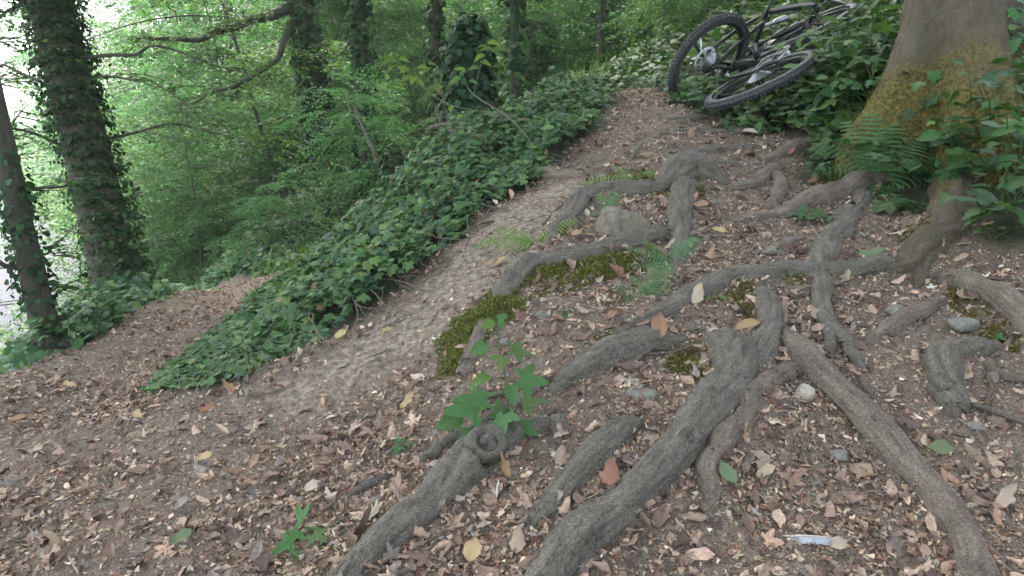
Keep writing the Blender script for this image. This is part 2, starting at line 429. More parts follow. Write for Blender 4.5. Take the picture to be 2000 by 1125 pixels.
ROOTS = [
 # material, amp, label, strands
 ('root', .12, 'thickest grey root, forked at its upper end, running down to the bottom edge', [
   [(1392,662,50,.1),(1412,690,80),(1435,720,105),(1415,770,106),(1350,850,90),(1290,925,82),(1215,1000,82),(1130,1078,84),(1060,1160,90),(980,1260,110),(900,1380,110)],
   [(1485,566,38,.1),(1500,610,50),(1505,655,58),(1480,705,70),(1440,735,80)]]),
 ('root_worn', .10, 'long smooth brown root that runs from the forked root down to the lower right corner', [
   [(1515,648,42),(1560,690,52),(1618,757,60),(1685,822,62),(1745,885,66),(1805,950,68),(1850,1010,66),(1880,1065,68),(1905,1150,74),(1915,1260,74),(1915,1380,74)]]),
 ('root_worn', .16, 'thin crooked root hugging the right side of the thickest forked root', [
   [(1565,728,30,.5),(1510,765,40,.9),(1466,795,42,1.0),(1450,838,44,.9),(1410,872,50,.7),(1386,918,46,.6),(1385,970,38,.4),(1392,1025,20,-.2)]]),
 ('root', .15, 'thick grey root with a round knot scar, lower centre, beside the nettle', [
   [(1090,826,36,.2),(1045,845,52),(1000,862,66),(950,898,96),(900,950,100),(835,1008,90),(775,1052,84),(725,1105,80),(670,1170,78),(610,1260,70)],
   [(1068,830,30),(1092,838,40),(1088,880,34,-.4)]]),
 ('root', .10, 'straight half buried root lying between the knotted root and the forked root', [
   [(1258,822,46,.5),(1205,868,62,.5),(1150,920,64,.4),(1095,975,62,.25),(1025,1040,62,-.1)]]),
 ('root', .12, 'short stout mossy root below the curled brown leaf, left of the fork', [
   [(1340,672,30,0),(1285,684,58),(1225,702,70),(1160,722,66),(1110,752,46),(1080,770,30,-.1)]]),
 ('root', .14, 'thin root passing behind the nettle and sinking into the litter at its left', [
   [(1100,745,26,-.2),(1050,762,28,.1),(960,822,32),(885,868,34),(825,903,28,0),(790,925,14,-.5)]]),
 ('root', .12, 'thin low root barely showing in the litter left of the knotted root', [
   [(775,925,20,-.1),(730,945,24,.1),(680,968,18,-.2)]]),
 ('root_worn', .15, 'short upright grey root at the edge of the moss cushion behind the nettle', [
   [(946,622,20,.2),(936,660,30),(922,700,40),(908,740,50,-.1)]]),
 ('root', .13, 'long arched root that spans the path from the beech foot to the small fern', [
   [(1750,527,40,0),(1700,532,44),(1655,536,42),(1600,540,44),(1545,543,48),(1490,548,50),(1430,552,46),(1380,572,44),(1330,600,44),(1280,628,36),(1225,650,28),(1180,668,16,-.3)]]),
 ('root', .13, 'wavy root crossing over the arched root and dividing into two thin tips', [
   [(1692,378,38,.1),(1668,420,48),(1635,462,50),(1606,505,52),(1604,550,42),(1608,600,38),(1620,640,38),(1655,680,26),(1692,728,20,-.2)],
   [(1618,620,28),(1622,655,28),(1620,690,20,-.3)]]),
 ('root_worn', .12, 'root curving along the right bank from the fern clump to the middle of the path', [
   [(1755,335,50,.1),(1692,362,50),(1625,388,48),(1560,410,40),(1505,430,32),(1445,438,22,-.1)]]),
 ('root_worn', .12, 'smooth root at the right edge leading out of the picture above the mossy soil', [
   [(1835,540,26,0),(1885,560,46),(1945,588,54),(1990,620,58),(2060,690,66)]]),
 ('root_worn', .16, 'short crooked root lying alone between the wavy root and the knee shaped root', [
   [(1848,585,14,-.1),(1805,608,32),(1762,634,36),(1720,658,30),(1690,672,20,-.2)]]),
 ('root', .13, 'knee shaped root bulging from the bare soil near the right edge', [
   [(1965,680,30,-.2),(1890,692,52,.1),(1835,718,64,.35),(1848,765,66),(1870,810,44,-.3)]]),
 ('root', .12, 'thick root with hanging moss above the bare slope, centre of the picture', [
   [(1312,458,34,.1),(1270,470,48),(1215,486,52),(1160,506,50),(1105,518,50),(1055,530,58),(1015,556,66),(975,590,50,-.2)]]),
 ('root', .15, 'knobbly upright root between the mossy stump and the end of the mossy root', [
   [(1340,368,46,.2),(1328,392,54),(1325,430,46),(1330,462,44),(1328,500,36,0),(1318,545,28,-.2)],
   [(1335,450,24),(1365,460,22),(1390,470,16,-.2)]]),
 ('root', .17, 'mossy stump like hump of root in the middle of the path', [
   [(1430,362,30,-.1),(1390,350,62,.1),(1345,345,84,.35),(1305,360,56,.1),(1275,375,34,-.1)]]),
 ('root', .12, 'forked root bending down beside the grey rock wedge on the slope', [
   [(1305,372,30,.1),(1255,376,40),(1195,378,44),(1145,392,48),(1118,425,46),(1095,455,36),(1075,485,26,-.1)]]),
 ('root_worn', .08, 'smooth log like root poking out from under the ivy edge', [
   [(985,340,26,0),(1030,345,30,.4),(1085,350,30,.4),(1150,350,22,.1)]]),
 ('root_worn', .12, 'broad low root seen end on beside the ivy, below the short stick', [
   [(1150,318,16,-.1),(1180,314,26,.1),(1210,322,20,-.1)]]),
 ('root_worn', .15, 'curved root with a knot on the upper path, right of the mossy hump', [
   [(1545,325,18,0),(1505,340,26),(1480,360,26),(1440,370,24),(1425,368,16,-.1)],
   [(1512,340,22),(1524,368,30),(1512,395,26),(1495,412,18,-.2)]]),
 ('root_worn', .12, 'pale root at the foot of the right bank pointing down the path', [
   [(1590,286,30,0),(1545,298,34),(1510,312,24),(1485,322,14,-.2)]]),
 ('root', .13, 'low dark root across the upper path, nearer the bikes, in two humps', [
   [(1280,266,12,-.1),(1310,264,16,.2),(1345,262,12,0),(1400,262,9,.2),(1450,264,18),(1500,256,22,.2)]]),
 ('root_worn', .14, 'low worn root right of the upright knobbly root, almost level with the soil', [[(1375,422,14,-.1),(1412,432,24,.0),(1465,430,22,0),(1500,425,12,-.2)]]),
 ('root_worn', .14, 'short worn root above the arched root, half sunk in the middle of the path', [[(1470,500,12,-.2),(1520,482,24,-.1),(1575,470,22,-.1),(1600,478,12,-.3)]]),
 ('root_worn', .14, 'thin root running off the path below the root that curves along the bank', [[(1655,468,14,0),(1700,460,18,.1),(1745,452,14,-.1)]]),
 ('root', .14, 'thin pale root behind the mossy hump, pointing at the bikes', [[(1370,300,10,0),(1420,296,14,.1),(1480,290,12,0),(1530,280,10,-.1)]]),
 ('root', .14, 'thin root lying below the bikes at the right side of the upper path', [[(1395,247,7,0),(1440,244,10,.1),(1490,246,9,0)]]),
 ('root', .14, 'thin root left of the forked root, threading under the short mossy root', [[(1180,650,12,0),(1225,672,16,.1),(1262,668,18,.1),(1300,652,12,-.1)]]),
 ('root_worn', .14, 'little sunken root below the knee shaped root at the right edge', [[(1905,700,16,0),(1950,730,20,0),(2010,745,20,0)]]),
 ('root_worn', .14, 'slim root lying parallel to the long smooth root, near its upper end', [[(1720,795,8,-.1),(1690,760,14,.1),(1680,735,14,0),(1665,715,10,-.2)]]),
 ('root', .14, 'small dark root at the left end of the forked bent root', [[(1150,405,10,.2),(1120,395,16,.3),(1095,408,14,.2),(1060,440,8,0)]]),
 ('root', .12, 'thin dark root just below the front bike wheel', [
   [(1255,236,7,.2),(1300,237,8,.2),(1350,234,8,.2),(1385,229,6,0)]]),
 ('root', .12, 'short sunken root in the middle of the upper path, above the hump', [
   [(1375,315,12,0),(1410,322,20,.1),(1455,328,14,-.1)]]),
 ('root', .12, 'little root hump beside the short stick on the upper path', [[(1310,280,12,0),(1345,296,16,.1),(1370,300,12,-.1)]]),
]
rpaths = [[root_path(s) for s in R_[3]] for R_ in ROOTS]
# roots that visibly belong to the beech on the right bank
BEECH_ROOTS = [root_path(s) for s in [
   [(1905,255,70,.0),(1880,330,74,.1),(1868,400,88,.1),(1850,455,84,0),(1812,492,66),(1765,520,46,0),(1735,530,30,-.3)],
   [(1862,430,70,0),(1835,480,50,.1),(1800,525,34,-.1),(1790,560,20,-.4)],
   [(1830,150,150,.0),(1775,200,130,.1),(1715,255,96,.05),(1665,292,56,-.1),(1625,312,26,-.3)]]]

# ------------------------------------------------------------------ ground sheet
def root_mound(x, y):
    z = np.zeros(len(x))
    allp = [q for rp in rpaths for q in rp] + BEECH_ROOTS
    near = np.where((np.hypot(x, y - 3) < 5) & (y > .6))[0]
    xn, yn = x[near], y[near]; zz = np.zeros(len(near))
    for q in allp:
        p = q[::6]
        m = np.where((xn > p[:, 0].min() - .3) & (xn < p[:, 0].max() + .3) & (yn > p[:, 1].min() - .3) & (yn < p[:, 1].max() + .3))[0]
        if len(m) == 0: continue
        d2 = (xn[m, None] - p[None, :, 0]) ** 2 + (yn[m, None] - p[None, :, 1]) ** 2
        k = d2.argmin(1); d = np.sqrt(d2[np.arange(len(m)), k]); r = p[k, 3]
        zz[m] = np.maximum(zz[m], .38 * r * np.exp(-(d / (1.9 * r)) ** 2))
    z[near] = zz
    return z
def path_mask(x, y):
    inn = in_poly(x, y, PATH_POLY); d = seg_dist(x, y, np.concatenate([PATH_POLY, PATH_POLY[:1]]))
    return sstep(-.12, .12, np.where(inn, d, -d) + .05 * vnoise(xy0(x * 6, y * 6), 4))
BARE = Gm([(480,775),(560,735),(700,650),(820,570),(880,500),(980,410),(1080,370),(1150,360),(1130,400),(1060,480),(1000,540),(900,620),(800,700),(690,770),(560,820)])
def bare_mask(x, y):
    inn = in_poly(x, y, BARE); d = seg_dist(x, y, np.concatenate([BARE, BARE[:1]]))
    return sstep(-.15, .12, np.where(inn, d, -d) + .07 * vnoise(xy0(x * 5, y * 5), 8))
def ground_detail(x, y):
    r = np.hypot(x, y); f = sstep(30, 6, r)
    p = xy0(x, y)
    z = f * (.030 * fbm(p * 3.1, 21, 3) + .013 * fbm(p * 14, 22, 3) + .006 * fbm(p * 55, 23, 2))
    return z + root_mound(x, y)
def HG(x, y): return H(x, y) + ground_detail(x, y)

ang = np.concatenate([np.linspace(-180, -50, 60)[:-1], np.linspace(-50, 50, 560), np.linspace(50, 180, 60)[1:]]) * math.pi / 180
rad = np.concatenate([[.05, .2, .4], np.geomspace(.6, 9, 430), np.geomspace(9.2, 60, 120)[:], np.geomspace(64, 400, 24)])
A_, R__ = np.meshgrid(ang, rad)
gx = (R__ * np.sin(A_)).ravel(); gy = (R__ * np.cos(A_)).ravel()
gz = HG(gx, gy)
pm = path_mask(gx, gy); bm = bare_mask(gx, gy)
nA = len(ang); i, j = np.meshgrid(np.arange(len(rad) - 1), np.arange(nA - 1), indexing='ij')
gq = np.stack([i * nA + j, (i + 1) * nA + j, (i + 1) * nA + j + 1, i * nA + j + 1], -1).reshape(-1, 4)[:, ::-1]
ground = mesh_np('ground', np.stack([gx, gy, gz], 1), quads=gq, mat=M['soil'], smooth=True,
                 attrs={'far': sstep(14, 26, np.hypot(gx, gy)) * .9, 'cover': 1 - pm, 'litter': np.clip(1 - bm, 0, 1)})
tag(ground, 'earthy hillside ground with trodden path and bare slope', kind='structure')

# the road below the wood
rp = resample(ROAD, .8); tg = norm(np.gradient(rp, axis=0)); nn_ = np.stack([-tg[:, 1], tg[:, 0]], 1)
Wd = 13.0
rv = np.concatenate([np.c_[rp, np.full(len(rp), ROAD_Z + .02)], np.c_[rp + nn_ * Wd, np.full(len(rp), ROAD_Z + .02)]])
# push the near end past the frame
k = np.arange(len(rp) - 1); rq = np.stack([k, k + 1, len(rp) + k + 1, len(rp) + k], 1)
road = tag(mesh_np('road', rv, quads=rq, mat=M['asphalt']), 'pale grey road far below the path at the left', kind='structure')

# ------------------------------------------------------------------ root meshes
krs = np.random.RandomState(3)
def rootlet(q):
    i_ = krs.randint(len(q) // 5, len(q) * 4 // 5); t = q[min(i_ + 2, len(q) - 1), :2] - q[i_ - 2, :2]; a = math.atan2(t[1], t[0]) + krs.choice([-1, 1]) * krs.uniform(.35, 1.1)
    L = krs.uniform(.10, .34); s_ = np.linspace(0, 1, 7); bend = krs.uniform(-.7, .7); an = a + bend * s_; x = q[i_, 0] + np.cumsum(np.cos(an)) * L / 7; y = q[i_, 1] + np.cumsum(np.sin(an)) * L / 7
    r = min(q[i_, 3] * .45, krs.uniform(.004, .011)) * (1 - .65 * s_); x += krs.normal(0, .004, 7); y += krs.normal(0, .004, 7)
    z = H(x, y) + r * .9 * np.cos(s_ * 2.2) + .004; return resample(catmull(np.stack([x, y, z, r], 1), 4), .01)
KNOT = {3: [(.30, 2.35, .045), (.16, 2.0, .022)], 0: [(.62, 2.2, .026), (.33, .8, .016)], 1: [(.5, 1.2, .014)], 9: [(.2, 1.5, .018), (.5, 2.0, .015)], 10: [(.45, 1.4, .016)], 16: [(.05, 1.6, .02)], 4: [(.12, 1.6, .014)]}
for k, ((mt, amp, lab, _), qs) in enumerate(zip(ROOTS, rpaths)):
    ts = [tube(q, 44 if q[:, 3].max() > .03 else 20, amp, 40 + 7 * k + a, .12 if mt == 'root' else .2, wrink=.11 if mt == 'root' else .08, knots=KNOT.get(k, ()) if a == 0 else ()) for a, q in enumerate(qs)]
    for _ in range(int(np.ptp(qs[0][:, 0]) * 2.5 + krs.uniform(.5, 2.2))): ts.append(tube(rootlet(qs[0]), 8, .15, k))
    o = join_tubes('root', ts, M[mt]); tag(o, lab, 'root', 'exposed tree roots on the path')

# the round scar where a branch root once broke off
kq = rpaths[3][0]; kn = int(np.argmin([abs(a[0] * FPX / (a @ FWD) + 1000 - 932) for a in kq[:, :3]])); kc = kq[kn, :3]; kr_ = kq[kn, 3]
kv = norm(-kc + np.array([0, 0, .75])); kT = norm(kq[min(kn + 3, len(kq) - 1), :3] - kq[kn - 3, :3]); kv = norm(kv - kT * (kv @ kT)); kb_ = np.cross(kv, kT)
a_ = np.linspace(0, 2 * math.pi, 40, endpoint=False); b_ = np.linspace(0, 2 * math.pi, 14, endpoint=False); A2, B2 = np.meshgrid(a_, b_, indexing='ij')
kn_ = fbm(np.stack([np.cos(A2).ravel() * 2, np.sin(A2).ravel() * 2, B2.ravel() * .6], 1), 5, 3).reshape(A2.shape)
Rk = kr_ * .68 * (1 + .10 * kn_) + kr_ * .26 * np.cos(B2) * (1 + .4 * kn_); hk = kr_ * 1.0 + kr_ * .26 * np.sin(B2) * (1 + .5 * kn_)
kV = kc + kT * (Rk * np.cos(A2) * 1.15)[..., None] + kb_ * (Rk * np.sin(A2) * .9)[..., None] + kv * hk[..., None]
i, j = np.meshgrid(np.arange(40), np.arange(14), indexing='ij'); i2, j2 = (i + 1) % 40, (j + 1) % 14; kQ = np.stack([i * 14 + j, i2 * 14 + j, i2 * 14 + j2, i * 14 + j2], -1).reshape(-1, 4)
knotted = [o for o in C.objects if o.get('label') == ROOTS[3][2]][0]
mesh_np('knot_ring', kV.reshape(-1, 3), quads=kQ, mat=M['root'], parent=knotted, smooth=True, uv=np.stack([A2 * .1, B2 * .02], -1).reshape(-1, 2), attrs={'mud': np.zeros(kV.size // 3)})
M['scar'] = m_bark('scar_wood', (.035, .025, .02), (.075, .056, .045), (.13, .1, .08), 1.0, 0, 1.0, .01)
r_ = np.linspace(0, 1, 8); Rr, Aa = np.meshgrid(r_, a_, indexing='ij'); kz = kr_ * (1.02 + .08 * np.cos(Rr * 9) - .05 * Rr)
sV = kc + kT * (Rr * kr_ * .6 * np.cos(Aa) * 1.15)[..., None] + kb_ * (Rr * kr_ * .6 * np.sin(Aa) * .9)[..., None] + kv * kz[..., None]
i, j = np.meshgrid(np.arange(7), np.arange(40), indexing='ij'); j2 = (j + 1) % 40; sQ = np.stack([i * 40 + j, (i + 1) * 40 + j, (i + 1) * 40 + j2, i * 40 + j2], -1).reshape(-1, 4)
mesh_np('knot_scar', sV.reshape(-1, 3), quads=sQ, mat=M['scar'], parent=knotted, smooth=True, uv=np.stack([Aa * .1, Rr * .05], -1).reshape(-1, 2), attrs={'mud': np.zeros(sV.size // 3)})

# ------------------------------------------------------------------ leaf templates (base at origin, tip +Y, normal +Z)
def T_(v, f): return np.array(v, float), np.array(f, int)
LEAF2 = T_([(0,0,0),(-.27,.42,.07),(0,1,-.05),(.27,.42,.07)], [(0,2,1),(0,3,2)])
LEAF6 = T_([(0,0,0),(-.2,.18,.03),(-.33,.45,.06),(-.2,.76,.03),(0,1,-.08),(.2,.76,.03),(.33,.45,.06),(.2,.18,.03),(0,.5,-.01)],
           [(8,1,0),(8,2,1),(8,3,2),(8,4,3),(8,5,4),(8,6,5),(8,7,6),(8,0,7)])
_ivo = [(0,0),(-.26,-.14),(-.58,.06),(-.40,.28),(-.56,.66),(-.22,.62),(0,1.08),(.22,.62),(.56,.66),(.40,.28),(.58,.06),(.26,-.14)]
IVY = T_([(0,.34,.03)] + [(a, b, -.09 * abs(a) * 2 - .06 * max(b - .6, 0)) for a, b in _ivo], [(0, (k + 1) % 12 + 1, k + 1) for k in range(12)])
IVYS = T_([(0,.3,.03),(0,0,0),(-.5,.05,-.05),(-.5,.6,-.05),(0,1.05,-.05),(.5,.6,-.05),(.5,.05,-.05)], [(0,2,1),(0,3,2),(0,4,3),(0,5,4),(0,6,5),(0,1,6)])
def toothed(n=9, wid=.42, fold=.12, droop=.2, seed=0):
    """a toothed ovate leaf with side veins as folds"""
    rs = np.random.RandomState(seed); mid = [(0, y, -droop * y * y) for y in np.linspace(0, 1, n + 1)]
    V = list(mid); F = []
    for sgn in (-1, 1):
        b0 = len(V)
        for k in range(n):
            y0 = (k + .0) / n; prof = wid * math.sin(math.pi * min(1, (y0 + .10)) ** .75) if y0 < .95 else .02
            prof = max(prof, .02) * rs.uniform(.93, 1.07)
            V.append((sgn * prof * .84, y0 + .02, fold * prof - droop * y0 * y0 + .02)); V.append((sgn * prof, y0 + .11, fold * prof - droop * (y0 + .1) ** 2 - .01))
        for k in range(n):
            a, b = b0 + 2 * k, b0 + 2 * k + 1; c = b0 + 2 * k + 2 if k < n - 1 else n
            tr = [(k, a, b), (k, b, k + 1)] + ([(k + 1, b, c)] if k < n - 1 else [])
            F += [t if sgn > 0 else t[::-1] for t in tr]
    return T_(V, F)
TOOTH = [toothed(7, .42, .25, .25, 1), toothed(7, .36, .35, .4, 2), toothed(7, .46, .1, .15, 3)]
def lobed(seed=0, n=5):
    """a three to five lobed, toothed leaf"""
    rs = np.random.RandomState(seed); out = []
    lobes = {5: [(-125, .55), (-62, .8), (0, 1.05), (62, .8), (125, .55)], 3: [(-70, .75), (0, 1.05), (70, .75)]}[n]
    for i, (an, L) in enumerate(lobes):
        for da, rr in ((-22, .62), (-14, .74), (-9, .86), (0, 1.0), (9, .86), (14, .74), (22, .62)):
            a = R(an + da); q = L * rr * rs.uniform(.94, 1.05); out.append((math.sin(a) * q, math.cos(a) * q))
        if i < len(lobes) - 1:
            a = R((an + lobes[i + 1][0]) / 2); out.append((math.sin(a) * .42, math.cos(a) * .42))
    out.append((.04, -.05)); out.append((-.04, -.05))
    V = [(0, 0, .03)] + [(a, b, .05 * math.sin(9 * a) - .16 * (a * a + b * b)) for a, b in out]
    m = len(out); V = [(a, b + .15, c) for a, b, c in V]
    return T_(V, [(0, (k + 1) % m + 1, k + 1) for k in range(m)])
LOBE = [lobed(1, 5), lobed(2, 3)]
def deadleaf(seed, n=7, wid=.36):
    """a curled dry leaf, 3 x n grid"""
    rs = np.random.RandomState(seed); V = []; F = []
    curl = rs.uniform(-1.6, 2.2); lift = rs.uniform(-.3, .8); tw = rs.uniform(-.6, .6)
    for k in range(n + 1):
        y = k / n; w_ = wid * (math.sin(math.pi * min(1, y ** .85 * .97 + .02)) ** .85 + .02)
        for s in (-1, -.5, 0, .5, 1):
            wv = w_ * (1 + .16 * rs.uniform(-1, 1) * abs(s))
            x = s * wv * (1 - .25 * (rs.rand() < .12) * abs(s)); z = .10 * abs(x) + curl * x * x * 2.0 + lift * y * y * .5 + .05 * math.sin(8 * y + 5 * s) * abs(s) + tw * x * (y - .5) * .8 - .035 * (s == 0) + .03 * rs.uniform(-1, 1) * abs(s)
            V.append((x, y + .03 * rs.uniform(-1, 1) * (abs(s) == 1), z))
    for k in range(n):
        for j in range(4):
            a = k * 5 + j; F += [(a, a + 1, a + 6), (a, a + 6, a + 5)]
    V += [(-.012, -.28, .02), (.012, -.28, .02)]; b = len(V); F.append((b - 2, b - 1, 2))
    return T_(V, F)
DEAD = [deadleaf(s, 7, w_) for s, w_ in zip(range(8), (.30, .24, .34, .28, .2, .32, .26, .3))]
def lobed_dry(seed, n):
    v, f = LOBE[n]; rs = np.random.RandomState(seed); v = v.copy(); v[:, 2] += .9 * rs.uniform(-1, 1) * v[:, 0] ** 2 + .5 * rs.uniform(-1, 1) * (v[:, 1] - .4) ** 2 + rs.uniform(-.07, .07, len(v)); v[:, :2] *= rs.uniform(.85, 1.05, (len(v), 1)); v[:, 0] *= .8; return v, f
DEAD += [lobed_dry(3, 0), lobed_dry(4, 1), lobed_dry(5, 0)]
def frag(seed):
    rs = np.random.RandomState(seed); n = rs.randint(4, 7); an = np.sort(rs.uniform(0, 2 * math.pi, n) * .25 + np.linspace(0, 2 * math.pi, n, endpoint=False))
    r = rs.uniform(.5, 1.0, n); V = [(0, 0, rs.uniform(.1, .3))]; c = rs.uniform(-.6, .6)
    for a, q in zip(an, r): V.append((math.cos(a) * q * .7, math.sin(a) * q, c * (math.cos(a) * q) ** 2 * .5 + rs.uniform(-.1, .1)))
    return T_(V, [(0, k + 1, (k + 1) % n + 1) for k in range(n)])
FRAG = [frag(s) for s in range(9)]
SLIV = T_([(-.5,-1,0),(.5,-1,.0),(.7,0,.25),(-.7,0,.3),(0,1,-.1)], [(0,1,2),(0,2,3),(3,2,4)])

def rvec(n, rs=RS): 
    a = rs.normal(size=(n, 3)); return norm(a)
def tint(base, n, v=.3, h=.12, rs=RS):
    b = np.array(base)[None] * np.exp(rs.normal(0, v, (n, 1))); return np.clip(b * (1 + rs.normal(0, h, (n, 3))), .004, .8)
def pick(cols, wts, n, rs=RS):
    k = rs.choice(len(cols), n, p=np.array(wts) / sum(wts)); return np.array(cols)[k]

# ------------------------------------------------------------------ litter on the trodden ground
def sample_path(n, rs, rmax=8.0, falloff=1.0):
    """points on the trodden ground, thinning with distance from where one stands"""
    r = rs.uniform(0, 1, n * 3) ** falloff * (rmax - .7) + .7; a = rs.uniform(-.68, .68, n * 3)
    x = r * np.sin(a); y = r * np.cos(a); m = path_mask(x, y) > rs.uniform(.25, .75, len(x)); x, y = x[m][:n], y[m][:n]
    return x, y
DC = [(.31,.23,.175),(.39,.30,.225),(.215,.158,.122),(.13,.095,.078),(.45,.35,.265),(.235,.205,.18),(.31,.215,.15),(.48,.42,.35)]
DW = [5,4,5,3,2,3,2,.8]
def ground_rot(x, y, rs, tilt=.35):
    n = HN(x, y); n = norm(n + rs.normal(0, tilt, n.shape)); return frames(n, rvec(len(x), rs))
def litter(name, tmpls, n, size, rs, cols, wts, rmax, mat, tilt=.35, zoff=.004, thin_on_bare=.75, aniso=(1, 1), fall=1.0):
    acc = Acc(); x, y = sample_path(n, rs, rmax, fall)
    b = bare_mask(x, y); cl = .5 + .5 * fbm(xy0(x * 2.2, y * 2.2), 31, 3) * 1.6
    keep = (rs.uniform(0, 1, len(x)) > b * thin_on_bare) & (rs.uniform(0, 1, len(x)) < np.clip(cl + .15, .1, 1)); x, y = x[keep], y[keep]
    z = HG(x, y); k = rs.randint(0, len(tmpls), len(x))
    for q, (tv, tf) in enumerate(tmpls):
        m = k == q
        if not m.any(): continue
        nn = m.sum(); sz = size[0] + (size[1] - size[0]) * rs.uniform(0, 1, nn) ** 2
        sc = np.stack([sz * aniso[0], sz * aniso[1], sz], 1) * rs.uniform(.75, 1.25, (nn, 3))
        pos = np.stack([x[m], y[m], z[m] + zoff * rs.uniform(.2, 1.6, nn)], 1)
        c = pick(cols, wts, nn, rs) * np.exp(rs.normal(0, .25, (nn, 1)))
        acc.add(*scatter(tv, tf, pos, ground_rot(x[m], y[m], rs, tilt), sc, np.clip(c, .01, .7)))
    o = acc.build(name, mat, smooth=False); return o
rs = np.random.RandomState(5)
tag(litter('leaf_crumbs', FRAG, 120000, (.003, .017), rs, DC, DW, 8.5, M['dead'], .5, .005, .82), 'brown crumbled leaf litter strewn over the path', 'leaf litter', kind='stuff')
tag(litter('bud_scales', [SLIV], 42000, (.006, .013), rs, [(.3,.14,.07),(.36,.2,.11),(.2,.1,.06),(.42,.29,.19)], [4,3,2,1], 8.0, M['dead'], .45, .006, .8, (.16, 1)), 'narrow rust brown bud scales sprinkled over the path', 'leaf litter', kind='stuff')
tag(litter('leaf_carpet', DEAD, 15000, (.016, .054), rs, DC, DW, 7.5, M['dead'], .4, .006, .9), 'carpet of small dry leaves over the path', 'leaf litter', kind='stuff')
tag(litter('soil_crumbs', [frag(s + 50) for s in range(4)], 30000, (.002, .008), rs, [(.16,.135,.11),(.24,.21,.175),(.1,.085,.07)], [3,2,2], 5.5, M['dead'], .8, .003, .0), 'loose grey soil crumbs on the path', 'soil', kind='stuff')
# short twigs
acc = Acc(); x, y = sample_path(420, rs, 6.0); z = HG(x, y)
for a, b, c in zip(x, y, z):
    L = rs.uniform(.03, .13); an = rs.uniform(0, 6.28); p = np.linspace(-.5, .5, 5)
    px_ = a + p * L * math.cos(an) + rs.normal(0, .004, 5); py_ = b + p * L * math.sin(an) + rs.normal(0, .004, 5)
    q = np.stack([px_, py_, H(px_, py_) + (c - H1(a, b)) + .006, np.full(5, rs.uniform(.001, .0026))], 1)
    v, f, _ = tube(q, 5, .1, 3); acc.add(v, f, np.tile(pick([(.13,.1,.08),(.25,.19,.15),(.07,.055,.045)], [2,2,1], 1, rs), (len(v), 1)))
tag(acc.build('twig_litter', M['dead'], smooth=True), 'short dry twigs scattered on the path', 'twigs', kind='stuff')

# single fallen leaves one can pick out
dead_me = []
for k, (tv, tf) in enumerate(DEAD):
    o = mesh_np('fallen_leaf', tv, tris=tf, col=np.ones((len(tv), 3)), link=False, smooth=True); dead_me.append(o.data); bpy.data.objects.remove(o)
DM = []
for k, c in enumerate([(.30,.225,.175),(.23,.165,.13),(.36,.285,.225),(.18,.13,.105),(.36,.265,.15),(.44,.38,.31),(.13,.18,.10),(.26,.15,.095)]):
    row = []
    for me in dead_me:
        m2 = me.copy(); a = m2.color_attributes[0]; n = len(m2.vertices); cc = np.ones((n, 4), np.float32); cc[:, :3] = c
        a.data.foreach_set('color', cc.ravel()); m2.materials.clear(); m2.materials.append(M['dead']); row.append(m2)
    DM.append(row)
def place_leaf(me, p, nrm, tip, s, name='fallen_leaf'):
    o = bpy.data.objects.new(name, me); C.objects.link(o); f = frames(np.array([nrm]), np.array([tip]))[0]
    Mx = Matrix(f.tolist()).to_4x4(); Mx.translation = Vector(p); o.matrix_world = Mx @ Matrix.Scale(s, 4); return o
x, y = sample_path(230, rs, 4.3, .8); keep = bare_mask(x, y) < .6; x, y = x[keep], y[keep]; z = HG(x, y)
rot = ground_rot(x, y, rs, .3)
for k in range(len(x)):
    ci = rs.choice([0, 1, 2, 3, 7], p=[.3, .27, .13, .2, .1])
    o = place_leaf(DM[ci][rs.randint(11)], (x[k], y[k], z[k] + .010), rot[k][:, 2], rot[k][:, 1], rs.uniform(.04, .072))
    tag(o, 'dry brown leaf lying loose among the litter of the path', 'leaf', 'dry brown leaves lying on the path')
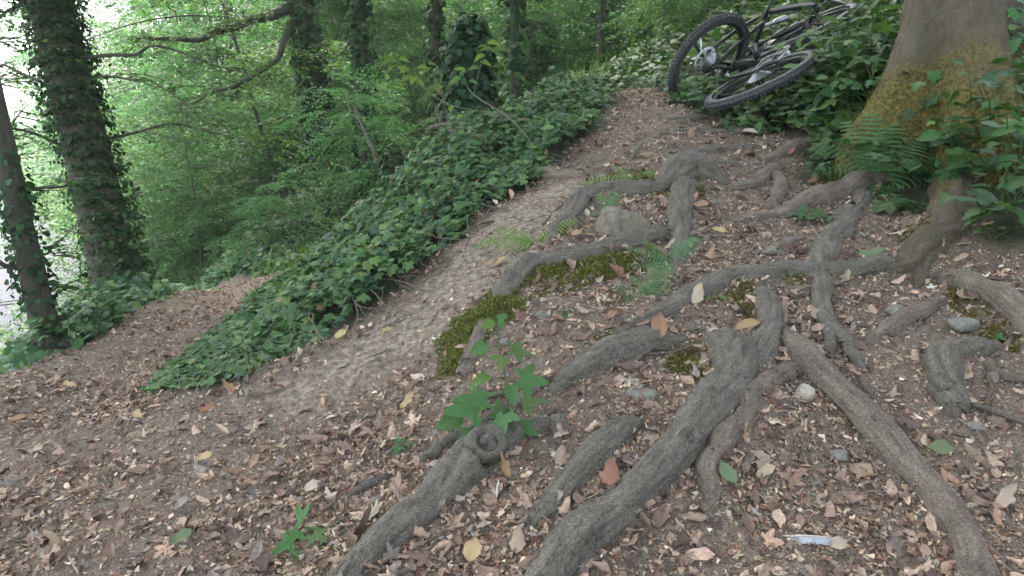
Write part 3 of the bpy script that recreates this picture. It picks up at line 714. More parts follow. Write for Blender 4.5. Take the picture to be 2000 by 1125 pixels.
for (px, py, w_, ci, k, ang_, lab) in [
    (922,1100,62,4,2,80,'big yellow ochre leaf lying flat at the bottom edge, between two thick roots'),
    (1455,662,60,4,4,10,'narrow yellow leaf balanced on top of the fork of the thickest root'),
    (1360,422,44,4,1,-15,'pale yellow leaf lying on the upright knobbly root'),
    (1402,466,30,4,3,-30,'small yellow leaf right of the upright knobbly root'),
    (1285,690,62,7,0,80,'curled orange brown leaf standing on the short mossy root'),
    (1358,600,50,2,5,60,'pale tan leaf tilted under the arched root'),
    (355,1068,56,6,3,20,'green fallen leaf on the lower left foreground litter'),
    (1835,902,52,6,2,170,'pale green fallen leaf right of the long smooth root'),
    (1420,945,58,6,0,120,'green fallen leaf beside the thin crooked root'),
    (1695,508,50,6,5,-10,'light green leaf lying just above the arched root near the beech foot'),
    (796,802,46,4,1,50,'yellow leaf in the middle of the litter, left of the nettle'),
    (400,906,40,4,3,0,'yellow leaf half over a green one on the lower left path'),
    (665,667,32,4,2,50,'small ochre leaf on the slope just under the ivy edge'),
    (1462,272,34,5,4,-20,'pale leaf propped under the far end of the low dark root'),
    (755,660,30,4,6,30,'ochre leaf in the middle of the bare soil slope'),
    (610,963,40,5,2,40,'round cream leaf in the litter left of the low thin root'),
    (1190,965,62,7,5,75,'large brown ribbed leaf standing between the half buried root and the forked root'),
    (955,528,26,4,1,0,'tiny yellow leaf, left of a pair on the bare slope'),
    (978,524,28,4,4,40,'tiny yellow leaf, right of a pair on the bare slope'),
    (1125,472,28,4,2,30,'small yellow leaf above the hanging moss root'),
    (407,818,44,7,4,12,'dark orange curled leaf on the path below the ivy tip'),
    (270,822,36,4,6,150,'ochre leaf leaning at the lower end of the ivy'),
    (1960,990,70,2,1,40,'long brown leaf at the right edge beyond the long smooth root'),
    (1290,1030,60,3,6,60,'dull brown leaf close to the lower end of the thickest root'),
    (1010,1085,54,0,5,80,'ribbed tan leaf at the bottom edge right of the big yellow one'),
    (1635,1085,46,2,2,20,'pale round leaf just under the white feather'),
    (35,832,42,4,4,20,'yellow leaf near the left edge of the lower path'),
    (135,762,34,4,6,0,'yellow leaf on the lower path below the small leaning tree'),
    (1590,362,40,7,1,20,'orange brown leaf under the fern clump at the bank foot')]:
    p = G(px, py); s = w_ * (p @ FWD) / FPX * .88; n = HN([p[0]], [p[1]])[0] + np.array([0, -.5, .1]); a = R(ang_)
    tipd = np.array([math.cos(a), math.sin(a) * .9, math.sin(a) * .5]); zz = float(HG(np.array([p[0]]), np.array([p[1]]))[0])
    lift = .025
    for q in [q for rp_ in rpaths for q in rp_]:
        dd = np.hypot(q[:, 0] - p[0], q[:, 1] - p[1]); j = dd.argmin()
        if dd[j] < q[j, 3]: lift = max(lift, q[j, 2] + q[j, 3] * 1.05 - zz)
    f = frames(n[None], tipd[None])[0]; o = place_leaf(DM[ci][k], np.array([p[0], p[1], zz + lift]) - f[:, 1] * s * .45, n, tipd, s)
    tag(o, lab, 'leaf')

# ------------------------------------------------------------------ stones and feathers
def rock(name, px, py, wpx, shape, label, mat, seed, sink=.3, rz=0, cat='stone'):
    p = G(px, py); wd = wpx * (p @ FWD) / FPX
    n1, n2 = 24, 14; th = np.linspace(0, 2 * math.pi, n1, endpoint=False); ph = np.linspace(0, math.pi, n2)
    PH, TH = np.meshgrid(ph, th, indexing='ij'); d = np.stack([np.sin(PH) * np.cos(TH), np.sin(PH) * np.sin(TH), np.cos(PH)], -1).reshape(-1, 3)
    rs_ = np.random.RandomState(seed); npl = 7 if wpx > 80 else 11; pl = norm(rs_.normal(size=(npl, 3))); off = rs_.uniform(.45 if wpx > 80 else .6, .9, npl)
    if shape[0] == 1.2 and sink > .4 and wpx > 100: pl = norm(np.array([(.42,-.1,.9),(-.95,-.25,.15),(-.15,-.95,.25),(.8,-.6,.1),(.95,.3,.1),(0,1,.2),(-.5,.6,.5),(-.5,-.55,.6)])); off = np.array([.42,.62,.55,.85,1.,.9,.7,.66])
    rr = np.min(np.where(d @ pl.T > .05, off[None] / np.maximum(d @ pl.T, .05), 9), axis=1); rr = np.minimum(rr, 1.05)
    rr = rr * (1 + .05 * fbm(d * 4, seed, 3) + .03 * fbm(d * 12, seed, 2)); V = d * rr[:, None] * np.array(shape) * wd / 2
    c, s_ = math.cos(rz), math.sin(rz); V = V @ np.array([[c, s_, 0], [-s_, c, 0], [0, 0, 1]])
    i, j = np.meshgrid(np.arange(n2 - 1), np.arange(n1), indexing='ij'); j2 = (j + 1) % n1
    Q = np.stack([i * n1 + j, (i + 1) * n1 + j, (i + 1) * n1 + j2, i * n1 + j2], -1).reshape(-1, 4)
    o = mesh_np(name, V, quads=Q, mat=mat, smooth=False); o.location = (p[0], p[1], p[2] + wd / 2 * shape[2] * (1 - 2 * sink))
    return tag(o, label, cat)
M['rock_brown'] = m_rock('brown_grey_rock', (.09, .078, .062), (.25, .22, .185), (.12, .12, .08))
rock('rock', 1215, 450, 112, (1.2, .9, 1.1), 'brown grey rock wedge buried in the slope beside the forked bent root', M['rock_brown'], 33, .42, .1, 'rock')
rock('stone', 1255, 780, 74, (1, .8, .5), 'flat pale grey stone in the hollow under the short mossy root', M['rock'], 5, .35)
rock('stone', 1570, 777, 46, (1, .7, .8), 'small whitish angular stone between the forked root and the long smooth root', M['rock_pale'], 8, .2, -.6)
rock('stone', 1640, 895, 46, (1, .9, .6), 'grey square stone lying under the middle of the long smooth root', M['rock'], 9, .35)
rock('stone', 1752, 610, 70, (1, .7, .4), 'flat olive grey stone, right of the wavy root', M['rock'], 12, .4, .5)
rock('stone', 1880, 638, 74, (1, .75, .4), 'smooth slate grey stone behind the knee shaped root', M['rock'], 14, .4, .3)
rock('pebble', 735, 984, 26, (1, .9, .8), 'round pale pebble left of the knotted root', M['rock'], 15, .3, 0, 'pebble')
rock('stone', 30, 946, 44, (1, .7, .7), 'dark stone near the left edge of the lower path', M['rock'], 17, .35)
rock('pebble', 1085, 892, 20, (1, .9, .8), 'little pebble above the half buried root', M['rock_pale'], 18, .3, 0, 'pebble')
rock('pebble', 1062, 622, 34, (1, .9, .7), 'dull grey pebble on the soil right of the nettle top', M['rock'], 19, .3, 0, 'pebble')
rock('stone', 985, 672, 24, (1, .8, .7), 'small bluish stone right of the upright root and the moss cushion', M['rock'], 21, .3)
rock('stone', 1910, 835, 40, (1, .8, .5), 'flat stone in the litter below the knee shaped root', M['rock'], 22, .4)
rock('stone', 1505, 492, 60, (1.2, .8, .3), 'worn flat stone trodden level with the middle of the path', M['rock'], 23, .45)
rock('stone', 1385, 400, 50, (1.2, .8, .4), 'low rounded stone right of the upright knobbly root', M['rock'], 24, .45)

M['feather'] = m_plain('feather_vane', (.42, .45, .50), .6, 0, .2, 90, .15)
M['quill'] = m_plain('feather_quill', (.6, .52, .4), .4)
def feather(px, py, wpx, ang_, label, up=0.0, seed=0):
    p = G(px, py); L = wpx * (p @ FWD) / FPX; a = R(ang_); z = float(HG(p[None, 0], p[None, 1])[0])
    root = empty('feather', (p[0], p[1], z + .012), label, 'feather')
    n = 24; s = np.linspace(0, 1, n); V = []; F = []
    rs_ = np.random.RandomState(seed)
    bx_ = .02 * np.sin(s * 3) * L
    for k in range(n):
        wv = .115 * L * min(1, s[k] * 5) ** .6 * min(1, (1 - s[k]) * 4 + .06) ** .6
        V += [(s[k] * L - L * .12 * .3, bx_[k] + wv * .36 * rs_.uniform(.9, 1.05), .004), (s[k] * L, bx_[k], .009), (s[k] * L - L * .03, bx_[k] - wv * rs_.uniform(.88, 1.05), .001)]
    for k in range(n - 1):
        b = 3 * k; F += [(b, b + 1, b + 4), (b, b + 4, b + 3), (b + 1, b + 2, b + 5), (b + 1, b + 5, b + 4)]
    V = np.array(V) - [L / 2, 0, 0]; ca, sa = math.cos(a), math.sin(a)
    Rm = np.array([[ca, -sa, 0], [sa, ca, 0], [0, 0, 1]]); sl = HN([p[0]], [p[1]])[0]; sl = norm(sl + np.array([0, -up, 0]))
    Fm = frames(sl[None], np.array([[0, 1., .3]]))[0]
    mesh_np('vane', (Fm @ Rm @ V.T).T, tris=np.array(F), mat=M['feather'], parent=root)
    q = np.array([(-.64 * L, 0, .004, .0014), (-.3 * L, .006 * L, .010, .0014), (.1 * L, .02 * L, .011, .001), (.48 * L, .005 * L, .007, .0005)])
    q[:, :3] = (Fm @ Rm @ q[:, :3].T).T; v, f, _ = tube(resample(q, .004), 6, 0, 0, 0); mesh_np('quill', v, quads=f, mat=M['quill'], parent=root, smooth=True)
feather(1598, 1063, 112, -4, 'pale grey feather lying crosswise on the litter near the bottom edge', .4, 1)
feather(862, 920, 46, 8, 'small pale feather stuck behind the knotted root', .5, 2)
feather(972, 978, 40, -100, 'small white feather standing on end under the knotted root', .6, 3)

# ------------------------------------------------------------------ ivy bank between the two paths
IVC = [(.066,.132,.052),(.04,.088,.042),(.09,.165,.065),(.115,.185,.065),(.062,.115,.075),(.17,.13,.07)]
IVW = [5,4,4,2.2,2,.4]
LOWER_EDGE = Gm([(580,530),(535,556),(485,598),(428,640),(352,700),(292,752)]); LOWER_EDGE = np.concatenate([[LOWER_EDGE[0] + np.array([0, 1.6, 0])], LOWER_EDGE])
def right_bank_x(y): return np.interp(y, [3.0, 4.2, 4.7, 5.5, 7.0, 9.0, 12], [1.3, 1.45, 1.2, 1.3, 1.9, 2.3, 3])
def ivy_h(x, y):   # thickness of the ivy carpet
    return np.clip(.11 + .20 * fbm(xy0(x * 2.6, y * 2.6), 55, 3) + .07 * vnoise(xy0(x * 9, y * 9), 57), .015, .36)
def ivy_points(n, rs, box, extra=None):
    X = []; Y = []
    tot = 0
    while tot < n:
        x = rs.uniform(box[0], box[1], n); y = rs.uniform(box[2], box[3], n)
        pmk = path_mask(x, y); m = (pmk < rs.uniform(.02, .62, n) ** 1.2) & (fbm(xy0(x * 3.5, y * 3.5), 63, 3) > rs.uniform(-.75, -.1, n)) & (x < right_bank_x(y))
        r = np.hypot(x, y); m &= rs.uniform(0, 1, n) < np.clip((4.2 / r) ** 1.6, 0, 1)
        if extra is not None: m &= extra(x, y)
        X.append(x[m]); Y.append(y[m]); tot += m.sum()
    return np.concatenate(X)[:n], np.concatenate(Y)[:n]
DOWN = np.array([-.35, -.75, -.45])
def ivy_leaves(x, y, rs, size=(.016, .060)):
    n = len(x); pm_ = path_mask(x, y); h = ivy_h(x, y) * (1 - .75 * pm_) * np.clip(seg_dist(x, y, LOWER_EDGE) / 1.0, .18, 1)
    u = rs.uniform(.25, 1, n) ** .6; z = HG(x, y) + h * u + .01
    nr = norm(HN(x, y) * .8 + np.array([0, -.30, .35]) + rs.normal(0, .45, (n, 3)))
    tip = norm(DOWN[None] + rs.normal(0, .55, (n, 3)))
    sz = size[0] + (size[1] - size[0]) * rs.beta(2.2, 2.0, n)
    c = pick(IVC, IVW, n, rs) * np.exp(rs.normal(0, .18, (n, 1)))
    return np.stack([x, y, z], 1), frames(nr, tip), sz, c, u
rs = np.random.RandomState(21)
ivy = empty('ivy_patch', tuple(G(750, 560)), 'dense carpet of glossy dark green ivy on the bank between the two paths', 'ivy')
ivo = np.array(ivy.location)
x, y = ivy_points(26000, rs, (-3.3, 1.4, 2.3, 8.6))
pos, rot, sz, c, u = ivy_leaves(x, y, rs)
dist = np.linalg.norm(pos, axis=1) - u * .8
order = np.argsort(dist); big = order[:300]; rest = order[300:]
ivm = []
for k, cc in enumerate(IVC[:5]):
    o = mesh_np('ivy_leaf', IVY[0], tris=IVY[1], col=np.tile(cc, (len(IVY[0]), 1)), mat=M['ivy'], link=False); ivm.append(o.data); bpy.data.objects.remove(o)
def leaf_part(me, parent, p, rot3, s, name='leaf'):
    o = bpy.data.objects.new(name, me); C.objects.link(o); o.parent = parent
    Mx = Matrix(rot3.tolist()).to_4x4(); Mx.translation = Vector(p) - parent.location
    o.matrix_local = Mx @ Matrix.Scale(float(s), 4); return o
for k in big: leaf_part(ivm[rs.choice(5, p=np.array(IVW[:5]) / sum(IVW[:5]))], ivy, pos[k], rot[k], sz[k])
acc = Acc(); nearm = dist[rest] < 5.2
acc.add(*scatter(*IVY, pos[rest][nearm] - ivo, rot[rest][nearm], sz[rest][nearm], c[rest][nearm]))
acc.add(*scatter(*IVYS, pos[rest][~nearm] - ivo, rot[rest][~nearm], sz[rest][~nearm] * 1.1, c[rest][~nearm]))
tag(acc.build('ivy_foliage', M['ivy'], ivy), kind='stuff')
# bare runners and hanging stems at the lower edge of the ivy
edge_px = [(420,752),(500,735),(560,700),(620,668),(680,640),(740,605),(800,560),(850,508),(900,462),(960,410),(1010,372),(1070,335),(1120,300),(470,742),(585,690),(705,625),(770,585),(830,530),(930,435),(1040,355),(1160,262),(330,768),(1180,240)]
for k in range(46):
    a = edge_px[k % len(edge_px)]; p = G(a[0] + rs.uniform(-25, 25), a[1] + rs.uniform(-22, 0)); L = rs.uniform(.12, .42); an = rs.uniform(-2.2, -.5)
    s = np.linspace(0, 1, 7); hx = p[0] + L * s * math.cos(an) + rs.normal(0, .012, 7); hy = p[1] + L * s * math.sin(an) * .8 + rs.normal(0, .012, 7)
    hz = H(hx, hy) + .012 + .09 * (1 - s) ** 2 + rs.uniform(0, .035) * np.sin(s * math.pi)
    q = resample(catmull(np.stack([hx, hy, hz, np.full(7, rs.uniform(.0012, .0026))], 1), 3), .015); v, f, uv_ = tube(q, 5, .1, k)
    o = mesh_np('ivy_stem', v - ivo, quads=f, mat=M['twig'], parent=ivy, smooth=True, uv=uv_)

# ------------------------------------------------------------------ low green cover of the wood floor (nobody could count it)
def cover_pts(n, rs, rmin, rmax, amin=-.80, amax=.74):
    lr = rs.uniform(math.log(rmin), math.log(rmax), n); r = np.exp(lr); a = rs.uniform(amin, amax, n); return r * np.sin(a), r * np.cos(a)
HC = [(.045,.105,.03),(.06,.135,.04),(.035,.085,.035),(.09,.17,.04)]
rs = np.random.RandomState(31)
acc = Acc()
x, y = cover_pts(15000, rs, 5.0, 26); m = (path_mask(x, y) < .15) & ((x > right_bank_x(y)) | (np.hypot(x, y) > 7.0)) & (x > -13.5) & ((x > -3.9) | (y > 6)); x, y = x[m], y[m]
h0 = np.clip(.12 + .28 * (fbm(xy0(x * .9, y * .9), 71, 3) + .4), .04, .5)
for lev in range(7):
    n = len(x); xx = x + rs.normal(0, .10, n); yy = y + rs.normal(0, .10, n); r = np.hypot(xx, yy)
    pos = np.stack([xx, yy, HG(xx, yy) + h0 * rs.uniform(.1, 1, n)], 1)
    f = frames(norm(np.array([0, -.25, 1])[None] + rs.normal(0, .4, (n, 3))), rvec(n, rs)); sz = rs.uniform(.04, .075, n) * (1 + .03 * r)
    acc.add(*scatter(*(IVYS if lev % 2 else LEAF2), pos, f, sz, pick(HC, [4, 3, 4, 1.2], n, rs) * np.exp(rs.normal(0, .2, (n, 1)))))
tag(acc.build('herb_cover', M['herb']), 'low green ivy and herbs covering the floor of the wood', 'ground cover', kind='stuff')
# edge cover left of the lower path, up to the drop
acc = Acc(); 
gl = Gm([(30,725),(110,690),(190,650),(250,610),(330,580),(430,545),(520,528),(560,520)])
n = 4200; t = rs.uniform(0, len(gl) - 1.001, n); i_ = t.astype(int); fr = (t - i_)[:, None]; p = gl[i_] * (1 - fr) + gl[i_ + 1] * fr
off = np.abs(rs.normal(0, .32, n)) + .02; q = p[:, :2] + np.array([[-.85, .5]]) * off[:, None] + rs.normal(0, .05, (n, 2))
hh = (.04 + .16 * np.minimum(1, off * 2.5)) * (.3 + .7 * np.minimum(1, i_ / 2.5)) * rs.uniform(.2, 1, n)
f = frames(norm(np.array([[0, -.3, 1.]]) + rs.normal(0, .4, (n, 3))), rvec(n, rs))
acc.add(*scatter(*IVYS, np.stack([q[:, 0], q[:, 1], H(q[:, 0], q[:, 1]) + hh], 1), f, rs.uniform(.04, .07, n), pick(IVC, IVW, n, rs)))
tag(acc.build('edge_ivy', M['ivy']), 'low ivy along the outer edge of the lower path', 'ivy', kind='stuff')

# grass
def grass(name, cx, cy, n, spread, hgt, label, cols, rs, lean=.25, wid=.004, parent=None):
    acc = Acc(); x = cx + rs.normal(0, spread[0], n); y = cy + rs.normal(0, spread[1], n); z = HG(x, y)
    s = np.linspace(0, 1, 6); hh = hgt * rs.uniform(.5, 1.1, n); a = rs.uniform(0, 6.28, n); L = lean * rs.uniform(.3, 1.8, n) * hh; w_ = wid * rs.uniform(.7, 1.4, n)
    P0 = np.stack([x, y, z], 1); d = np.stack([np.cos(a), np.sin(a), 0 * a], 1); sd_ = np.stack([-np.sin(a), np.cos(a), 0 * a], 1)
    V = []
    for t in s:
        c_ = P0 + d * (L * t ** 2)[:, None] + np.array([0, 0, 1]) * (hh * (t - .35 * t ** 3 * np.minimum(L / hh, 1)))[:, None]
        V += [c_ - sd_ * (w_ * (1 - t ** 2 * .95))[:, None], c_ + sd_ * (w_ * (1 - t ** 2 * .95))[:, None]]
    V = np.stack(V, 1); F = np.array([(2 * k, 2 * k + 1, 2 * k + 3) for k in range(5)] + [(2 * k, 2 * k + 3, 2 * k + 2) for k in range(5)])
    Fb = (F[None] + (np.arange(n) * 12)[:, None, None]).reshape(-1, 3); c = pick(cols, [1] * len(cols), n, rs) * np.exp(rs.normal(0, .2, (n, 1)))
    acc.add(V.reshape(-1, 3), Fb, np.repeat(c, 12, 0)); return tag(acc.build(name, M['grass']), label, 'grass', kind='stuff')
GC = [(.06,.12,.04),(.08,.15,.05),(.045,.095,.035),(.12,.17,.075)]
g1 = P(1085, 215, 8.2); grass('tall_grass', g1[0], g1[1], 300, (.5, .6), .5, 'tall pale grass growing behind the ivy at the end of the upper path', GC, rs, .3, .006)
g2 = P(715, 440, 8.0); grass('hanging_grass', g2[0], g2[1], 2000, (.4, .6), .4, 'soft long grass on the slope beyond the ivy bank', GC[:3], rs, .9, .0045)

# ------------------------------------------------------------------ understory trees
def sprout(seed, hgt=4.2, nb=40, ntw=16, nl=16, leaf=.062, spread=1.7, low=.08, stems=1, droop=.3, cols=None):
    """stem mesh + crown mesh of a young leafy tree with drooping flat sprays"""
    rs = np.random.RandomState(seed); tubes = []; LP = []; LT = []; LN = []
    for st in range(stems):
        az = rs.uniform(0, 6.28); lean = rs.uniform(.1, .45); hh = hgt * rs.uniform(.75, 1.1)
        s = np.linspace(0, 1, 9); kx = np.cumsum(rs.normal(0, .07, 9)) * s; ky = np.cumsum(rs.normal(0, .07, 9)) * s
        sx = lean * hh * s ** 1.4 * math.cos(az) + kx; sy = lean * hh * s ** 1.4 * math.sin(az) + ky
        sp = np.stack([sx, sy, hh * s - .1, .020 * hh / 4 * (1 - .88 * s)], 1); sp = catmull(sp, 3); tubes.append(tube(sp, 6, .1, seed))
        for b in range(nb // stems):
            t = rs.uniform(low, 1) ; o = np.array([np.interp(t, np.linspace(0, 1, len(sp)), sp[:, k]) for k in range(3)])
            a = rs.uniform(0, 6.28); L = spread * (1 - .45 * t) * rs.uniform(.5, 1.2); el = rs.uniform(.0, .75)
            q = np.linspace(0, 1, 7); ca, sa = math.cos(a), math.sin(a)
            bx_ = o[0] + L * q * ca + np.cumsum(rs.normal(0, .03, 7)) * q; by_ = o[1] + L * q * sa + np.cumsum(rs.normal(0, .03, 7)) * q; bz_ = o[2] + L * (el * q - (droop + el * .6) * q ** 2)
            bp = np.stack([bx_, by_, bz_, .006 * (1 - .85 * q) * L], 1); tubes.append(tube(catmull(bp, 2), 4, 0, seed))
            roll = rs.normal(0, .35)
            for w_ in range(ntw):
                u = .10 + .90 * (w_ + rs.uniform(0, 1)) / ntw; side = 1 if w_ % 2 else -1; p0 = np.array([np.interp(u, q, bp[:, k]) for k in range(3)])
                ta = a + side * rs.uniform(.4, 1.2) * (1 - .6 * (u > .93)); tl = L * .42 * (1.2 - u) * rs.uniform(.6, 1.3) + .14
                nlf = max(int(nl * tl / .5), 5); ss = (np.arange(nlf) + .6) / nlf; dr = np.array([math.cos(ta), math.sin(ta), side * roll])
                pts = p0[None] + dr[None] * (tl * ss)[:, None]; pts[:, 2] += -.35 * tl * ss ** 2 + rs.normal(0, .012, nlf)
                la = ta + np.where(np.arange(nlf) % 2, 1, -1) * rs.uniform(.5, 1.1, nlf)
                LP.append(pts); LT.append(np.stack([np.cos(la), np.sin(la), np.full(nlf, -.35) + rs.normal(0, .3, nlf)], 1)); LN.append(np.array([[-math.sin(a) * side * roll, math.cos(a) * side * roll, 1.]]).repeat(nlf, 0) + rs.normal(0, .48, (nlf, 3)))
    LP, LT, LN = map(np.concatenate, (LP, LT, LN)); n = len(LP)
    c = pick(cols or [(.085,.17,.066),(.105,.20,.075),(.068,.145,.066),(.14,.24,.085)], [4, 4, 3, 1.5], n, rs) * np.exp(rs.normal(0, .16, (n, 1)))
    acc = Acc(); acc.add(*scatter(*LEAF2, LP, frames(norm(LN), norm(LT)), leaf * rs.uniform(.7, 1.25, n), c))
    cm = acc.build('crown', M['leaf'], link=False); V = []; Q = []; U = []; k = 0
    for v, q_, u_ in tubes: V.append(v); Q.append(q_ + k); U.append(u_); k += len(v)
    sm = mesh_np('trunk', np.concatenate(V), quads=np.concatenate(Q), mat=M['bark'], smooth=True, uv=np.concatenate(U), link=False)
    return sm.data, cm.data
SUN_TINT = [(.10,.2,.075),(.13,.25,.09),(.08,.17,.07),(.17,.28,.10)]  # lighter leaf tints: sunlit brightness put into the leaf colour
SPR = [sprout(1), sprout(2, 5.0, 46, 16, 16, .06, 2.0), sprout(3, 3.0, 36, 13, 14, .055, 1.4, .05, 2), sprout(4, 6.0, 56, 17, 17, .07, 2.5, .08, 1),
       sprout(5, 4.0, 38, 15, 15, .06, 1.8, .1, 1, .3, SUN_TINT), sprout(6, 5.5, 52, 16, 16, .07, 2.3, .08, 1, .3, SUN_TINT)]
def put_tree(kind, x, y, s, rz, label, group, name='young_tree', cat='tree', z=None):
    t = empty(name, (x, y, H1(x, y) - .05 if z is None else z), label, cat, group); t.rotation_euler = (RS.uniform(-.06, .06), RS.uniform(-.06, .06), rz); t.scale = (s, s, s)
    for nm, me in zip(('trunk', 'crown'), SPR[kind]):
        o = bpy.data.objects.new(nm, me); C.objects.link(o); o.parent = t
    return t
rs = np.random.RandomState(41); n_tr = 0
def belt(n, r0, r1, a0, a1, kinds, s0, s1, label, group, mind=.8):
    global n_tr
    got = []; tries = 0
    while len(got) < n and tries < 900:
        tries += 1; r = math.exp(rs.uniform(math.log(r0), math.log(r1))); a = R(rs.uniform(a0, a1)); x_, y_ = r * math.sin(a), r * math.cos(a)
        if H1(x_, y_) < ROAD_Z + .15 and seg_dist(np.array([x_]), np.array([y_]), ROAD)[0] < 16 and x_ < np.interp(y_, ROAD[:, 1], ROAD[:, 0]): continue
        if r < 10 and path_mask(np.array([x_]), np.array([y_]))[0] > .05: continue
        if any(math.hypot(x_ - g[0], y_ - g[1]) < mind * (1 + r * .03) for g in got): continue
        got.append((x_, y_)); put_tree(kinds[rs.randint(len(kinds))], x_, y_, rs.uniform(s0, s1), rs.uniform(0, 6.28), label, group)
    n_tr += len(got)
belt(12, 8.6, 12.5, -21, 4, [0, 2], .36, .6, 'young leafy tree on the slope just beyond the ivy bank', 'young trees just beyond the ivy bank', .7)
belt(42, 12, 19, -24, 14, [0, 1, 3, 2], .7, 1.05, 'young leafy tree in the middle of the wood', 'young trees in the middle of the wood', .75)
belt(20, 8.8, 14, 9, 26, [0, 1, 2], .42, .7, 'young leafy tree beyond the end of the upper path', 'young trees beyond the upper path', .6)
belt(26, 12.5, 24, -26.5, -15, [4, 5, 4], .8, 1.3, 'bright green young tree below the lower path', 'bright young trees below the lower path', .9)
belt(80, 19, 34, -26, 40, [1, 3, 5, 0], 1.2, 1.9, 'leafy tree deep in the wood', 'leafy trees deep in the wood', 1.1)
belt(105, 34, 75, -27, 44, [3, 5, 1], 2.4, 3.8, 'far leafy tree closing the view', 'far leafy trees', 2.0)
belt(30, 60, 140, -50, -28, [5], 2.2, 3.2, 'distant tree across the road', 'distant trees across the road', 3)
belt(2, 11, 13, -39, -35, [4, 5], .38, .5, 'bright leafy bush below the left edge of the path', 'bright bushes at the left edge', 1.0)

# ------------------------------------------------------------------ tall trunks
def loft(q, ring=36, lobes=0, seed=0, flare=0, flare_h=.5, amp=.05):
    """trunk along q (x,y,z,r) with a fluted flare at the foot"""
    c = q[:, :3]; n = len(c); T = norm(np.gradient(c, axis=0)); X = norm(np.cross(T, [0, 1, 0.01])); Y = np.cross(T, X)
    s = np.concatenate([[0], np.cumsum(np.linalg.norm(np.diff(c, axis=0), axis=1))]); th = np.linspace(0, 2 * math.pi, ring, endpoint=False)
    TH, SS = np.meshgrid(th, s); hg = c[:, 2] - H(c[:, 0], c[:, 1]); fl = (flare * np.exp(-np.maximum(hg, -.15) / flare_h))[:, None] + 0 * SS
    rr = q[:, 3][:, None] * (1 + fl * (.55 + .45 * np.cos(lobes * TH + seed + .6 * np.sin(TH * 2))) if lobes else 1 + fl + 0 * TH)
    pn = np.stack([np.cos(TH).ravel() * 2, np.sin(TH).ravel() * 2, SS.ravel() * 2.2], 1); rr = rr * (1 + amp * fbm(pn, int(seed), 4).reshape(TH.shape) * 2)
    V = c[:, None] + X[:, None] * (np.cos(TH) * rr)[..., None] + Y[:, None] * (np.sin(TH) * rr)[..., None]
    i, j = np.meshgrid(np.arange(n - 1), np.arange(ring), indexing='ij'); j2 = (j + 1) % ring
    Q = np.stack([i * ring + j, i * ring + j2, (i + 1) * ring + j2, (i + 1) * ring + j], -1).reshape(-1, 4)
    Nn = X[:, None] * np.cos(TH)[..., None] + Y[:, None] * np.sin(TH)[..., None]
    uv = np.stack([SS, np.abs(TH / math.pi - 1) * .5], -1).reshape(-1, 2)
    return V.reshape(-1, 3), Q[:, ::-1], uv, Nn.reshape(-1, 3)
def trunk_q(base, top, r0, r1, extra, n=60, wob=.04, seed=0):
    """base and top world points seen in the photo, prolonged above the frame"""
    b = np.array(base, float); t = np.array(top, float); e = t + (t - b) / np.linalg.norm(t - b) * extra
    s = np.linspace(0, 1, n); q = b[None] * (1 - s)[:, None] + e[None] * s[:, None]; rs = np.random.RandomState(seed)
    q[:, 0] += wob * np.sin(s * 5 + seed) * s; q[:, 1] += wob * np.cos(s * 4 + seed) * s
    L0 = np.linalg.norm(t - b) / np.linalg.norm(e - b); r = r0 + (r1 - r0) * s / L0; return np.c_[q, np.maximum(r, r1 * .6)]
def clad(V, Nn, n, rs, size, cols, zr, out=(.01, .08), tmpl=IVYS, keep=None, origin=np.zeros(3), tipd=(0, 0, -1)):
    k = rs.randint(0, len(V), n * 3); m = (V[k, 2] > zr[0]) & (V[k, 2] < zr[1])
    if keep is not None: m &= keep(V[k], Nn[k]) > rs.uniform(0, 1, len(k))
    k = k[m][:n]; nn = len(k)
    p = V[k] + rs.normal(0, .03, (nn, 3)) + Nn[k] * rs.uniform(out[0], out[1], nn)[:, None] - origin
    f = frames(norm(Nn[k] + rs.normal(0, .35, (nn, 3)) + [0, 0, .45]), norm(np.array([tipd]) + rs.normal(0, .45, (nn, 3))))
    return scatter(*tmpl, p, f, rs.uniform(*size, nn), pick(cols, [3, 3, 2, 1][:len(cols)], nn, rs) * np.exp(rs.normal(0, .2, (nn, 1))))
DIV = [(.018,.042,.018),(.024,.06,.024),(.034,.075,.03),(.05,.1,.035)]
rs = np.random.RandomState(61)
